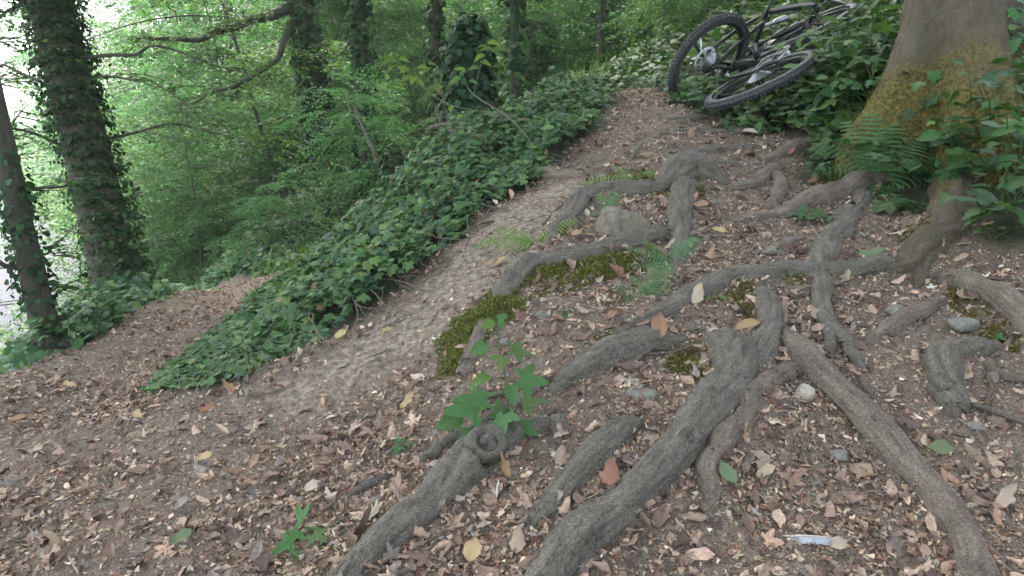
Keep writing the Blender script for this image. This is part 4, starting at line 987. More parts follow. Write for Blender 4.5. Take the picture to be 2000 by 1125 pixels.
def ivy_tree(base, top, r0, r1, extra, label, nleaf, name='ivy_clad_tree', keep=None, seed=0, size=(.035, .06), out=(.0, .08), flare=.4, cat='tree'):
    q = trunk_q(base, top, r0, r1, extra, seed=seed); V, Q, uv, Nn = loft(q, 30, 5, seed, flare, .25, .05)
    t = empty(name, tuple(q[0, :3]), label, cat); o3 = q[0, :3]
    mesh_np('trunk', V - o3, quads=Q, mat=M['bark'], parent=t, smooth=True, uv=uv)
    acc = Acc(); acc.add(*clad(V, Nn, nleaf, rs, size, DIV, (-20, 2.6 + .1 * q[0, 1]), out, keep=keep, origin=o3))
    # leafy ivy shoots bulging from the trunk
    for _ in range(int(nleaf / 90)):
        k = rs.randint(0, len(V)); 
        if V[k, 2] > 2.6 + .1 * q[0, 1]: continue
        if keep is not None and keep(V[k:k+1], Nn[k:k+1])[0] < .5: continue
        m = 14; d = norm(Nn[k] + rs.normal(0, .4, 3) + [0, 0, .1]); L = rs.uniform(.08, .22) * (r0 / .2) ** .5; s = np.linspace(.1, 1, m)
        p = V[k] + d * (L * s)[:, None] + np.array([0, 0, -1]) * (L * .4 * s ** 2)[:, None] + rs.normal(0, .025, (m, 3)) - o3
        acc.add(*scatter(*IVYS, p, frames(norm(np.array([[0, -.4, .8]]) + rs.normal(0, .4, (m, 3))), norm(d[None] + rs.normal(0, .5, (m, 3)))), rs.uniform(size[0], size[1], m), pick(DIV, [1, 3, 3, 2], m, rs)))
    tag(acc.build('ivy_foliage', M['ivy'], t), kind='stuff'); return t, q
def bough(t, q, h, tip, r, seed, n=9, sag=-.15, name='branch'):
    """a limb from height index h on the trunk q to the world point tip"""
    k = np.abs(q[:, 2] - h).argmin(); a = q[k, :3]; b = np.array(tip); s = np.linspace(0, 1, n); rs_ = np.random.RandomState(seed)
    p = a[None] * (1 - s)[:, None] + b[None] * s[:, None]; L = np.linalg.norm(b - a); p[:, 2] += -sag * L * np.sin(s * math.pi); p += np.cumsum(rs_.normal(0, .022 * L, (n, 3)), 0) * np.sin(s * math.pi)[:, None]
    pq = resample(catmull(np.c_[p, r * (1 - .8 * s)], 4), .06); v, f, uv_ = tube(pq, 8, .15, seed); o = np.array(t.location)
    mesh_np(name, v - o, quads=f, mat=M['bark'], parent=t, smooth=True, uv=uv_); return pq
def spray_on(t, pq, n_tw, rs, leaf=.055, tw=(.25, .7), cols=None, name='foliage', dens=.035, hang=.35, u0=.15):
    """leafy twigs along a limb"""
    LP = []; LT = []; tub = []; o = np.array(t.location)
    for k in range(n_tw):
        u = rs.uniform(u0, 1); i_ = int(u * (len(pq) - 1)); p0 = pq[i_, :3]; d = norm(pq[min(i_ + 1, len(pq) - 1), :3] - pq[max(i_ - 1, 0), :3]); a0 = math.atan2(d[1], d[0])
        ta = a0 + (1 if k % 2 else -1) * rs.uniform(.3, 1.3); L = rs.uniform(*tw); m = max(int(L / dens), 5); s = (np.arange(m) + .5) / m; el = rs.uniform(-.2, .35)
        pts = p0 + np.array([math.cos(ta), math.sin(ta), el]) * (L * s)[:, None]; pts[:, 2] -= hang * L * s ** 2; pts += rs.normal(0, .01, (m, 3))
        la = ta + np.where(np.arange(m) % 2, 1, -1) * rs.uniform(.5, 1.1, m); LP.append(pts); LT.append(np.stack([np.cos(la), np.sin(la), rs.normal(-.3, .3, m)], 1))
        tub.append(tube(np.c_[pts[::2], np.linspace(.004, .0015, len(pts[::2]))], 4, 0, 0))
    LP = np.concatenate(LP); LT = np.concatenate(LT); n = len(LP); acc = Acc()
    acc.add(*scatter(*LEAF2, LP - o, frames(norm(np.array([[0, 0, 1.]]) + rs.normal(0, .42, (n, 3))), norm(LT)), leaf * rs.uniform(.7, 1.25, n), pick(cols or [(.05,.12,.03),(.07,.15,.035),(.04,.1,.035),(.1,.19,.045)], [4, 4, 3, 1.2], n, rs) * np.exp(rs.normal(0, .16, (n, 1)))))
    tag(acc.build(name, M['leaf'], t), kind='stuff'); V = []; Q = []; U = []; k = 0
    for v, f, u_ in tub: V.append(v - o); Q.append(f + k); U.append(u_); k += len(v)
    tag(mesh_np('twigs', np.concatenate(V), quads=np.concatenate(Q), mat=M['bark'], parent=t, smooth=True, uv=np.concatenate(U)), kind='stuff')

def foot(px, py, t):
    p = P(px, py, t); return np.array([p[0], p[1], H1(p[0], p[1]) - .12])
# big leaning tree at the left
b1 = foot(245, 590, 6.0); t1 = P(95, -20, 5.9)
kp = lambda V, N: np.where((N[:, 0] < -.15) & (N[:, 1] < .2) & (V[:, 2] < -.1) & (V[:, 2] > -1.5), .25, 1.0)
T1, q1 = ivy_tree(b1, t1, .175, .16, 5.0, 'large dark trunk wrapped in ivy, leaning left, beside the lower path', 12500, keep=kp, seed=3, size=(.018, .040))
for k, (h, tp, r_) in enumerate([(.9, (-1.2, 6.6, .75), .03), (1.3, (-5.6, 5.6, 1.0), .04), (.5, (-1.7, 5.4, .2), .018), (.2, (-2.2, 5.6, -.1), .012), (1.7, (-2.6, 4.4, 1.1), .03), (-.3, (-4.3, 5.2, -.3), .015), (1.0, (-4.6, 6.6, .6), .025), (-.2, (-1.9, 6.9, -.5), .014), (.8, (-4.8, 5.4, .55), .02), (.2, (-4.9, 6.4, .1), .015), (1.2, (-3.9, 5.0, .8), .02)]):
    pq = bough(T1, q1, h, tp, r_, 70 + k); spray_on(T1, pq, 26 if k not in (2, 3, 5) else 13, rs, .05, (.2, .6))
# small leaning tree in front of it
b2 = foot(106, 690, 4.2); t2 = P(-6, 250, 4.05)
q2 = trunk_q(b2, t2, .074, .058, 2.2, 60, .03, 5); V, Q, uv, Nn = loft(q2, 20, 4, 5, .5, .12, .1); T2 = empty('leaning_tree', tuple(b2), 'thin leaning tree at the left edge, in front of the ivy trunk', 'tree')
mesh_np('trunk', V - b2, quads=Q, mat=M['bark'], parent=T2, smooth=True, uv=uv)
for k, (h, tp, r_) in enumerate([(-.62, P(-60, 400, 4.0), .018), (-.8, P(-80, 470, 3.9), .022), (-.75, P(150, 440, 4.4), .010), (-.4, P(150, 330, 4.5), .012), (-.2, P(-70, 240, 4.2), .012), (-.95, P(135, 555, 4.3), .007), (.2, P(-40, 120, 4.3), .015), (.5, P(60, 60, 4.6), .012), (-.1, P(60, 200, 4.5), .01), (.6, P(-60, 20, 4.0), .012)]):
    pq = bough(T2, q2, h, tp, r_, 90 + k, sag=.1); spray_on(T2, pq, 10 if k not in (0, 1) else 7, rs, .042, (.12, .4))
acc = Acc(); acc.add(*clad(V, Nn, 700, rs, (.02, .042), DIV, (-5, -.2), (0, .03), origin=b2)); tag(acc.build('ivy_foliage', M['ivy'], T2), kind='stuff')
# ivy trunks farther in
T3, q3 = ivy_tree(foot(645, 330, 10.5), P(585, -20, 10.2), .13, .11, 4, 'ivy covered trunk left of the middle, with a long bough reaching left', 2600, seed=7, size=(.05, .08), out=(0, .16))
pq = bough(T3, q3, P(610, 0, 10.3)[2], P(260, 75, 9.0), .085, 120, sag=.02); spray_on(T3, pq, 60, rs, .06, (.3, .8), hang=.5)
pq = bough(T3, q3, P(600, 20, 10.3)[2], P(365, 205, 9.0), .055, 121, sag=.12, n=11); spray_on(T3, pq, 26, rs, .06, (.25, .6), hang=.6, u0=.4)
for k, (px, py, tt, r_, tx, n_, lab) in enumerate([
    (712, 230, 9.6, .085, 700, 1500, 'slim ivy covered trunk right of the one with the long bough'),
    (1008, 205, 8.7, .06, 1003, 500, 'slim upright trunk right of the tall ivy covered stump'),
    (1052, 140, 10.2, .12, 1050, 900, 'dark thick trunk at the top, left of the path end'),
    (1168, 165, 9.5, .045, 1178, 120, 'thin brown trunk straight above the end of the upper path'),
    (850, 170, 10.2, .07, 850, 900, 'ivy covered trunk just left of the tall ivy stump'),
    (1460, 60, 12.0, .1, 1440, 500, 'dark trunk in the leaves behind the bikes'),
    (460, 300, 15.5, .10, 440, 700, 'ivy covered trunk far off in the bright green at the left'),
    (1290, 120, 13.5, .04, 1310, 60, 'very thin trunk behind the path end, right side')]):
    ivy_tree(foot(px, py, tt), P(tx, -20, tt), r_, r_ * .9, 4, lab, n_, 'forest_tree' if n_ < 600 else 'ivy_clad_tree', seed=11 + k, size=(.05, .085), out=(0, .1))
# tall ivy stump and its low neighbours
def ivy_stump(base, top, r0, r1, label, nleaf, seed, size=(.045, .08)):
    q = trunk_q(base, top, r0, r1, 0.0, 24, .03, seed); r = q[:, 3]; s = np.linspace(0, 1, 24); q[:, 3] = r * np.minimum(1, np.sqrt(np.maximum(1.02 - s, .0)) * 2.4)
    V, Q, uv, Nn = loft(q, 24, 3, seed, .2, .3, .12); t = empty('ivy_stump', tuple(base), label, 'stump'); mesh_np('trunk', V - base, quads=Q, mat=M['bark'], parent=t, smooth=True, uv=uv)
    acc = Acc(); acc.add(*clad(V, Nn, nleaf, rs, size, DIV[:3], (-20, 20), (0, .10), origin=np.array(base))); acc.add(*clad(V[-24 * 3:], np.tile([0, 0, 1.], (72, 1)), nleaf // 14, rs, size, DIV[:3], (-20, 20), (0, .08), origin=np.array(base)))
    tag(acc.build('ivy_foliage', M['ivy'], t), kind='stuff'); return t
ivy_stump(foot(928, 240, 7.4), P(908, 48, 7.3), .175, .15, 'tall broken stump thickly covered in dark ivy, behind the ivy bank', 2300, 3)
ivy_stump(foot(768, 345, 6.9), P(766, 292, 6.9), .085, .07, 'short ivy covered stump poking out beside the dead branches', 420, 4, (.03, .055))
ivy_stump(foot(572, 500, 8.6), P(572, 468, 8.6), .17, .15, 'low dome of dark ivy over a stump at the end of the lower path', 600, 5, (.035, .06))

# ------------------------------------------------------------------ the beech on the right bank
bb = np.array(P(1856, 305, 3.78)); bb[2] = H1(bb[0], bb[1]) - .15
bb = bb + (np.array(P(1862, 250, 4.05)) - P(1868, -60, 4.25)) * .0
bt = P(1878, -60, 3.95); qb = trunk_q(bb, bt, .255, .235, 4.0, 110, .0, 2); ext = np.linspace(.9, .04, 22)[:, None]; qb = np.concatenate([np.c_[bb[None] + ext * np.array([[-.04, -.10, -1.]]), np.full((22, 1), .255)], qb])
V, Q, uv, Nn = loft(qb, 90, 5, -.9, .95, .36, .05)
V_b, N_b = V.copy(), Nn.copy()
beech = empty('beech_tree', tuple(bb), 'huge smooth trunk with mossy flaring foot on the right bank', 'tree')
moss_a = np.clip((0.42 - V[:, 2] + .30 * fbm(V * 4, 3, 3)) * 3.2, 0, 1) 
mb = M['beech'] = m_bark('beech_bark', (.05, .038, .027), (.125, .1, .074), (.23, .19, .145), .3, .35, 1.0, .022)
nn_t = mb.node_tree; ma = attr(nn_t, 'mossy'); old = nn_t.nodes['Principled BSDF'].inputs['Base Color'].links[0].from_socket
mn = noise(nn_t, 60, 4, .7, nn_t.nodes.new('ShaderNodeTexCoord').outputs['Object']); mc = ramp(nn_t, mn.outputs[0], [(.33, (.035, .036, .01)), (.5, (.14, .12, .028)), (.66, (.30, .25, .07))])
nn_t.links.new(mix(nn_t, ma.outputs['Fac'], old, mc.outputs[0]), nn_t.nodes['Principled BSDF'].inputs['Base Color'])
mesh_np('trunk', V - bb, quads=Q, mat=M['beech'], parent=beech, smooth=True, uv=uv, attrs={'mossy': moss_a * .9, 'mud': np.zeros(len(V))})
for k, q in enumerate(BEECH_ROOTS):
    v, f, u_ = tube(q, 36, .16, 300 + k, .18); h = v[:, 2] - H(v[:, 0], v[:, 1])
    ms = np.clip((v[:, 2] + .30) * 4 + fbm(v * 9, 5, 3) * 1.2, 0, .9)
    mesh_np('root', v - bb, quads=f, mat=M['beech'], parent=beech, smooth=True, uv=u_, attrs={'mud': np.clip(1 - h / .03, 0, 1) * .7, 'mossy': ms})

# ------------------------------------------------------------------ moss
MOSS_T = T_([(-.12,0,0),(.12,0,0),(.02,.35,1),(0,-.12,0),(0,.12,0),(-.3,.1,.85),(.1,-.1,0),(-.1,.1,0),(.25,-.3,.8)], [(0,1,2),(3,4,5),(6,7,8)])
MC = [(.10,.12,.025),(.16,.17,.035),(.21,.21,.055),(.07,.085,.022)]
def moss(name, pts, nrm, size, label, parent=None, cols=MC, rs=rs, cat='moss'):
    n = len(pts); f = frames(norm(nrm + rs.normal(0, .35, (n, 3))), rvec(n, rs)); f = f[:, :, [0, 1, 2]]
    acc = Acc(); o = np.array(parent.location) if parent is not None else np.zeros(3)
    acc.add(*scatter(*MOSS_T, pts - o, f, rs.uniform(*size, n), pick(cols, [3, 3, 1.5, 2], n, rs) * np.exp(rs.normal(0, .25, (n, 1)))))
    ob = acc.build(name, M['moss'], parent); 
    return tag(ob, None if parent else label, None if parent else cat, kind='stuff')
k = rs.randint(0, len(V), 60000); m = (moss_a[k] > rs.uniform(.2, 1, len(k))) & (V[k, 1] < qb[0, 1] + .25) & (V[k, 2] > H(V[k, 0], V[k, 1]) - .05); k = k[m][:22000]
moss('moss', V[k] + rs.normal(0, .008, (len(k), 3)), Nn[k] + [0, 0, .3], (.009, .02), '', beech, [(.13,.115,.028),(.19,.165,.045),(.26,.215,.07),(.08,.075,.022)])
def moss_patch(pxpoly, n, size, label, thick=.02, cols=MC):
    pl = Gm(pxpoly); lo = pl.min(0); hi = pl.max(0); x = rs.uniform(lo[0], hi[0], n * 4); y = rs.uniform(lo[1], hi[1], n * 4)
    d = seg_dist(x, y, np.concatenate([pl, pl[:1]])); cl = fbm(xy0(x * 14, y * 14), 81, 3)
    m = in_poly(x, y, pl) & (cl + .5 * vnoise(xy0(x * 45, y * 45), 83) > rs.uniform(-.25, .45, len(x)) - np.clip(d * 9, 0, .35)); x, y, d, cl = x[m][:n], y[m][:n], d[m][:n], cl[m][:n]
    z = HG(x, y) + thick * np.clip(d * 14, 0, 1) * rs.uniform(0, 1, len(x)) * (.6 + cl)
    return moss('moss', np.stack([x, y, z], 1), np.tile([0, -.3, 1.], (len(x), 1)), size, label, cols=cols)
YM = [(.15,.15,.045),(.21,.2,.07),(.11,.115,.035),(.08,.085,.03)]
moss_patch([(955,575),(1040,560),(1030,620),(975,640),(935,690),(895,745),(855,745),(850,680),(885,630)], 8000, (.006, .016), 'bright yellow green moss cushion on the slope behind the nettle', .035, YM)
moss_patch([(1020,525),(1100,530),(1200,500),(1290,480),(1300,520),(1230,545),(1130,575),(1060,590),(1010,575)], 4600, (.007, .015), 'moss hanging under the thick root above the bare slope', .02)
moss_patch([(1270,345),(1330,340),(1400,370),(1380,395),(1300,400),(1240,385),(1230,360)], 2200, (.007, .014), 'moss around the stump like hump in the path', .02)
moss_patch([(1365,670),(1395,690),(1405,760),(1380,790),(1310,745),(1290,715)], 1500, (.005, .012), 'moss filling the hollow left of the fork of the thickest root', .02)
moss_patch([(1440,560),(1480,565),(1485,640),(1455,640),(1400,590)], 1300, (.005, .012), 'moss patch under the arched root, left of the short branch', .02)
moss_patch([(1385,830),(1435,838),(1415,880),(1360,880)], 900, (.004, .010), 'small moss tuft between the forked root and the thin crooked root', .02)
moss_patch([(1830,540),(1880,570),(1990,640),(1990,690),(1930,680),(1870,620)], 1500, (.005, .012), 'thin moss on the soil below the right edge root', .012)
moss_patch([(1500,535),(1600,545),(1600,565),(1520,565)], 700, (.005, .011), 'moss strip under the middle of the arched root', .015)
moss_patch([(715,1060),(740,1090),(700,1125),(660,1125),(680,1085)], 900, (.004, .010), 'moss at the lower end of the knotted root', .02)
moss_patch([(1150,660),(1230,640),(1240,660),(1170,690)], 700, (.005, .011), 'moss fringe along the end of the arched root', .015)
moss_patch([(1750,455),(1830,440),(1830,480),(1760,490)], 700, (.006, .012), 'moss on the ground left of the beech foot', .015)
moss_patch([(1600,330),(1760,310),(1760,340),(1620,385)], 1500, (.006, .013), 'moss above the root curving along the right bank', .02)
moss_patch([(1180,345),(1260,335),(1300,370),(1200,375)], 900, (.006, .013), 'moss beside the low fern on the forked bent root', .02)

# unseen crowns and boughs added above the frame to shade the path, parented to the beech
rs = np.random.RandomState(88)
for k in range(26):
    cx, cy, cz = rs.uniform(-4.2, 3.8), rs.uniform(-2.5, 8.0), rs.uniform(2.2, 5.5)
    if -2.2 < cx < 2.4 and -.5 < cy < 4.6: continue
    o = bpy.data.objects.new('crown', SPR[[1, 3, 3][k % 3]][1]); C.objects.link(o); o.parent = beech; o.location = Vector((cx, cy, cz + .05 * abs(cy))) - beech.location; o.rotation_euler = (rs.uniform(-.3, .3), rs.uniform(-.3, .3), rs.uniform(0, 6.28)); o.scale = (1.35,) * 3
    h0 = rs.uniform(3.0, 5.0); a = np.array([bb[0], bb[1] + .05, h0]); b = np.array([cx, cy, cz + 1.5]); sx_ = np.linspace(0, 1, 7)[:, None]; p = a * (1 - sx_) + b * sx_; p[:, 2] += .5 * np.sin(sx_[:, 0] * math.pi)
    v, f, u_ = tube(resample(catmull(np.c_[p, np.linspace(.07, .015, 7)], 3), .1), 8, .1, k); mesh_np('branch', v - bb, quads=f, mat=M['beech'], parent=beech, smooth=True, uv=u_, attrs={'mud': np.zeros(len(v)), 'mossy': np.zeros(len(v))})

for k in range(10):  # more unseen crowns, added to keep sun off the ivy, hung on the ivy trunk
    cx, cy, cz = rs.uniform(-5.2, .3), rs.uniform(6.0, 11.5), rs.uniform(2.6, 5.5)
    o = bpy.data.objects.new('crown', SPR[[1, 3, 3][k % 3]][1]); C.objects.link(o); o.parent = T1; o.location = Vector((cx, cy, cz + .04 * cy)) - T1.location; o.rotation_euler = (rs.uniform(-.3, .3), rs.uniform(-.3, .3), rs.uniform(0, 6.28)); o.scale = (1.35,) * 3
    bough(T1, q1, min(cz, 3.2), (cx, cy, cz + 1.8), .05, 200 + k)

acc = Acc(); rs = np.random.RandomState(99); kb = lambda V_, N_: np.where((N_[:, 0] > .15) | ((V_[:, 2] < .35) & (fbm(V_ * 5, 9, 2) > .12)), .8, .03)
acc.add(*clad(V_b, N_b, 750, rs, (.035, .075), IVC[:4], (-.4, 1.1), (.01, .09), IVY, keep=kb, origin=bb)); tag(acc.build('ivy_foliage', M['ivy'], beech), kind='stuff')

# ------------------------------------------------------------------ plants
PG = [(.05,.12,.04),(.07,.15,.05),(.04,.10,.045),(.10,.18,.045)]
rs = np.random.RandomState(77)
LM = {}
for nm, tl in (('tooth', TOOTH), ('lobe', LOBE)):
    for ti, (tv, tf) in enumerate(tl):
        for ci, cc in enumerate(PG + [(.16,.24,.05)]):
            o = mesh_np('leaf', tv, tris=tf, col=np.tile(cc, (len(tv), 1)), mat=M['herb'], link=False, smooth=False); LM[nm, ti, ci] = o.data; bpy.data.objects.remove(o)
SM = {}
def stem_part(t, pts, r, name='stem', col=(.09,.13,.04)):
    o = np.array(t.location); q = resample(catmull(np.c_[np.array(pts), np.linspace(r, r * .4, len(pts))], 4), .015)
    v, f, _ = tube(q, 5, .05, 1, 0); return mesh_np(name, v - o, quads=f, mat=M['herb'], parent=t, smooth=True, col=np.tile(col, (len(v), 1)))
def plant(base, hgt, nl, size, label, style='tooth', spread=.12, cols=(0, 1, 2), group=None, name='herb_plant', nst=2, cat='plant', lean=(0, 0), bare=.3):
    base = np.array(base, float); t = empty(name, tuple(base), label, cat, group); per = max(nl // nst, 2)
    for st in range(nst):
        a = rs.uniform(0, 6.28); h = hgt * rs.uniform(.7, 1.1); L = spread * rs.uniform(.4, 1.2); s = np.linspace(0, 1, 6)
        P_ = base + np.stack([(L * math.cos(a) + lean[0]) * s ** 1.4, (L * math.sin(a) + lean[1]) * s ** 1.4, h * (s - .18 * s ** 3)], 1) + rs.normal(0, .006, (6, 3)); P_[0] = base - [0, 0, .02]
        stem_part(t, P_, .0022 + .004 * hgt)
        for k in range(per):
            u = bare + (1 - bare) * (k + .6) / per; p = np.array([np.interp(u, s, P_[:, j]) for j in range(3)]); la = a + k * 2.4 + rs.uniform(-.4, .4); pl = size * rs.uniform(.25, .8)
            d = np.array([math.cos(la), math.sin(la), .35]); p2 = p + d * pl * .8
            sz = size * rs.uniform(.75, 1.15) * (1 - .25 * (k == per - 1)); tip = np.array([math.cos(la), math.sin(la), rs.uniform(-.55, .1)])
            f = frames(norm(np.array([[0, -.25, 1.]]) + rs.normal(0, .28, (1, 3))), tip[None])[0]
            sv = 'lobe' if style == 'lobe' or (style == 'mix' and rs.rand() < .4) else 'tooth'
            leaf_part(LM[sv, rs.randint(len(TOOTH if sv == 'tooth' else LOBE)), cols[rs.randint(len(cols))]], t, p2, f, sz)
            if pl > .02: stem_part(t, [p, (p + p2) / 2 + [0, 0, .003], p2], .0012, 'stalk')
    return t
def gp(px, py): 
    p = G(px, py); p[2] = H1(p[0], p[1]); return p
# individually placed herbs along the foot of the bank
for (px, py, h, nl, sz, sp, stl, cols, lab) in [
    (1590,436,.05,12,.055,.09,'lobe',(0,2),'low dark green herb clump growing in the path between the two bank roots'),
    (1590,365,.12,16,.05,.10,'tooth',(0,2),'bushy dark green herb clump at the bank foot, left of the fern'),
    (1445,262,.10,14,.05,.10,'tooth',(0,1),'herb clump just below the lower bike wheel'),
    (1500,270,.14,16,.055,.12,'tooth',(0,2,1),'herb clump on the bank, right below the bikes'),
    (1790,430,.12,9,.10,.14,'lobe',(2,0),'plant with big dull green lobed leaves in front of the beech foot'),
    (1950,352,.14,7,.085,.12,'tooth',(4,3),'pale green leaves held out at the right edge beside the fallen sticks'),
    (1975,400,.14,9,.09,.12,'tooth',(0,1),'broad dark leaves at the right edge under the pale ones'),
    (1940,470,.07,10,.04,.10,'tooth',(1,3),'small bright herb on the bare soil near the right edge'),
    (1850,380,.18,10,.085,.12,'mix',(0,2),'plant with wide leaves rising behind the fallen sticks'),
    (1405,592,.045,3,.034,.02,'tooth',(3,),'tiny round leaved seedling under the arched root'),
    (1300,832,.03,3,.022,.02,'lobe',(3,),'tiny bright seedling on the left flank of the thickest root'),
    (1365,768,.03,3,.022,.02,'lobe',(3,),'tiny seedling beside the top of the thickest root'),
    (835,965,.03,4,.022,.02,'lobe',(3,),'tiny yellow green seedling left of the knotted root'),
    (590,1075,.05,5,.05,.05,'lobe',(1,),'young herb with pointed leaves at the bottom edge, left'),
    (600,1108,.03,4,.042,.04,'lobe',(0,),'flat little herb at the very bottom edge, left'),
    (785,880,.03,5,.028,.03,'lobe',(0,),'small green herb in the litter left of the nettle'),
    (1945,680,.05,6,.03,.05,'tooth',(0,),'small herb on the mossy soil at the right edge'),
    (40,700,.22,12,.08,.16,'lobe',(1,3),'broad leaved sapling at the far left edge of the path'),
    (120,672,.12,10,.06,.12,'tooth',(0,1),'low leafy plant at the foot of the thin leaning tree'),
    (430,590,.22,6,.03,.06,'tooth',(0,),'thin dark stalk with few leaves standing at the ivy edge of the lower path'),
    (245,560,.16,16,.07,.2,'tooth',(0,1),'leafy plant in front of the large ivy trunk'),
    (1105,620,.03,4,.025,.03,'tooth',(0,),'tiny plant on the soil right of the moss cushion')]:
    plant(gp(px, py), h, nl, sz, lab, stl, sp, cols, nst=1 if nl < 7 else 3)
# bank thicket
bank = [(1520,250),(1600,290),(1660,320),(1720,310),(1770,290),(1790,330),(1850,340),(1700,230),(1660,180),(1600,200),(1560,150),(1640,110),(1720,120),(1700,60),(1640,50),(1600,10),(1680,-30),(1760,60),(1750,160),(1780,-40)]
bw = in_poly
bpoly = np.array(bank[:1] + [(1600,285),(1650,300),(1690,280),(1740,240),(1770,160),(1790,40),(1800,-60),(1580,-60),(1560,40),(1590,120),(1520,190),(1480,225)], float)
cnt = 0; tries = 0
while cnt < 62 and tries < 2000:
    tries += 1; px, py = rs.uniform(1470, 1800), rs.uniform(-60, 310)
    if not in_poly(np.array([px]), np.array([py]), bpoly)[0]: continue
    p = gp(px, py); near = np.linalg.norm(p)
    plant(p, rs.uniform(.10, .30) * (1.3 if py < 200 else .8), rs.randint(8, 14), rs.uniform(.06, .10), 'leafy bramble like plant in the thicket on the right bank', 'mix', .16, (0, 1, 2, 3), 'leafy plants crowding the right bank', 'bank_plant', 3, lean=(-.06, -.05)); cnt += 1
for (px, py, h) in [(1590,225,.34),(1625,200,.36),(1660,190,.42),(1640,240,.36),(1690,200,.46),(1600,170,.36),(1565,235,.2),(1720,160,.5),(1700,110,.5),(1665,130,.45),(1735,220,.4),(1745,120,.5),(1620,140,.4),(1680,250,.3)]:
    plant(gp(px, py), h, 14, rs.uniform(.08, .11), 'tall leafy stem hiding the front of the bikes', 'mix', .16, (0, 1, 1, 3), 'tall leafy stems before the bikes', 'bank_plant', 3, lean=(-.05, -.03), bare=.2)
for (px, py) in [(1500,232),(1530,222),(1555,235),(1545,205),(1572,222),(1480,240),(1515,245)]: plant(gp(px, py), rs.uniform(.16, .30), 12, rs.uniform(.05, .08), 'leafy plant growing through the lower bike wheel', 'mix', .12, (0, 1, 3), 'tall leafy stems before the bikes', 'bank_plant', 3, bare=.25)
for k in range(20):
    px, py = rs.uniform(1590, 1765), rs.uniform(205, 285)
    plant(gp(px, py), rs.uniform(.42, .8) * (.75 if px < 1640 else 1), 18, rs.uniform(.075, .11), 'tall leafy stem hiding the front of the bikes', 'mix', .2, (0, 1, 1, 3, 2), 'tall leafy stems before the bikes', 'bank_plant', 3, lean=(-.04, .02), bare=.2)
for (px, py, h) in [(1900,330,.30),(1960,300,.36),(1990,250,.42),(2030,330,.34),(1930,370,.22),(2040,420,.25),(1830,330,.2),(1870,345,.26),(2060,200,.5),(2010,180,.5),(1985,140,.5),(2070,120,.5),(2040,60,.5),(1770,350,.14),(1990,440,.1),(2000,350,.3),(2010,90,.45),(1880,340,.55),(1930,350,.7),(1990,370,.75),(2040,400,.7),(1860,360,.4),(1960,400,.5),(1790,372,.22),(1700,330,.25),(1670,322,.2),(1655,300,.3)]:
    plant(gp(px, py), h, 12, rs.uniform(.075, .11), 'broad leaved plant in front of the beech, at the right edge', 'mix', .16, (0, 2, 2, 1), 'broad leaved plants at the right edge', 'bank_plant', 3, lean=(-.08, -.08), bare=.35)
# small leaves carpeting the bank
n = 26000; x = rs.uniform(.9, 4.6, n); y = rs.uniform(2.4, 8.2, n); pmk = path_mask(x, y)
m = (pmk < .25) & (x > right_bank_x(y) - .05) & (rs.uniform(0, 1, n) < np.clip((4.2 / np.hypot(x, y)) ** 1.2, 0, 1)) & (fbm(xy0(x * 3, y * 3), 91, 3) > -.12 - .5 * (y > 4.4)) & (np.hypot(x - bb[0], y - bb[1]) > .5) & ((y > 3.7) | (x > 2.05)); x, y = x[m], y[m]; n = len(x)
acc = Acc(); pos = np.stack([x, y, HG(x, y) + rs.uniform(.01, .14, n) * np.clip(1.1 + fbm(xy0(x * 2, y * 2), 92, 2), .3, 1.5)], 1)
acc.add(*scatter(*IVY, pos, frames(norm(HN(x, y) + [-.1, -.4, .5] + rs.normal(0, .35, (n, 3))), norm(np.array([[-.5, -.6, -.4]]) + rs.normal(0, .6, (n, 3)))), rs.uniform(.028, .06, n), pick(IVC, IVW, n, rs) * np.exp(rs.normal(0, .2, (n, 1)))))
tag(acc.build('bank_ivy', M['ivy']), 'small leaved ivy creeping over the right bank around the bikes', 'ivy', kind='stuff')

# nettle like sapling in the foreground
nb = gp(985, 862); tn = empty('nettle', tuple(nb), 'fresh green nettle like plant with lobed leaves, behind the knotted root', 'plant')
top = nb + np.array([-.005, .03, .335]); s = np.linspace(0, 1, 7); st_ = nb[None] * (1 - s)[:, None] + top[None] * s[:, None]; st_[:, 0] += .012 * np.sin(s * 5)
stem_part(tn, st_, .0032)
for (u, ang_, sz, dz, pl) in [(.98,60,.055,-.1,.005),(.97,200,.06,-.2,.01),(.99,300,.045,-.2,.005),(.74,5,.085,-.1,.03),(.76,185,.08,-.25,.03),(.72,270,.07,-.5,.02),(.5,-10,.10,-.05,.035),(.5,190,.095,-.3,.04),(.47,285,.085,-.5,.03),(.30,0,.11,0,.03),(.3,175,.125,-.25,.05),(.22,200,.13,-.3,.08),(.25,260,.105,-.5,.04),(.12,195,.115,-.2,.12),(.1,225,.10,-.3,.10),(.12,330,.07,-.2,.04),(.08,100,.08,0,.05)]:
    p = np.array([np.interp(u, s, st_[:, j]) for j in range(3)]); a = R(ang_); d = np.array([math.cos(a), math.sin(a), .3]); p2 = p + d * pl
    f = frames(norm(np.array([[.0, -.55, 1.]]) + rs.normal(0, .3, (1, 3))), np.array([[math.cos(a), math.sin(a), dz]]))[0]
    leaf_part(LM['lobe' if sz > .06 and rs.rand() < .7 else 'tooth', rs.randint(2), 1 if rs.rand() < .6 else 3], tn, p2, f, sz * .7)
    stem_part(tn, [p, (p + p2) / 2 + [0, 0, .004], p2], .0015, 'stalk')

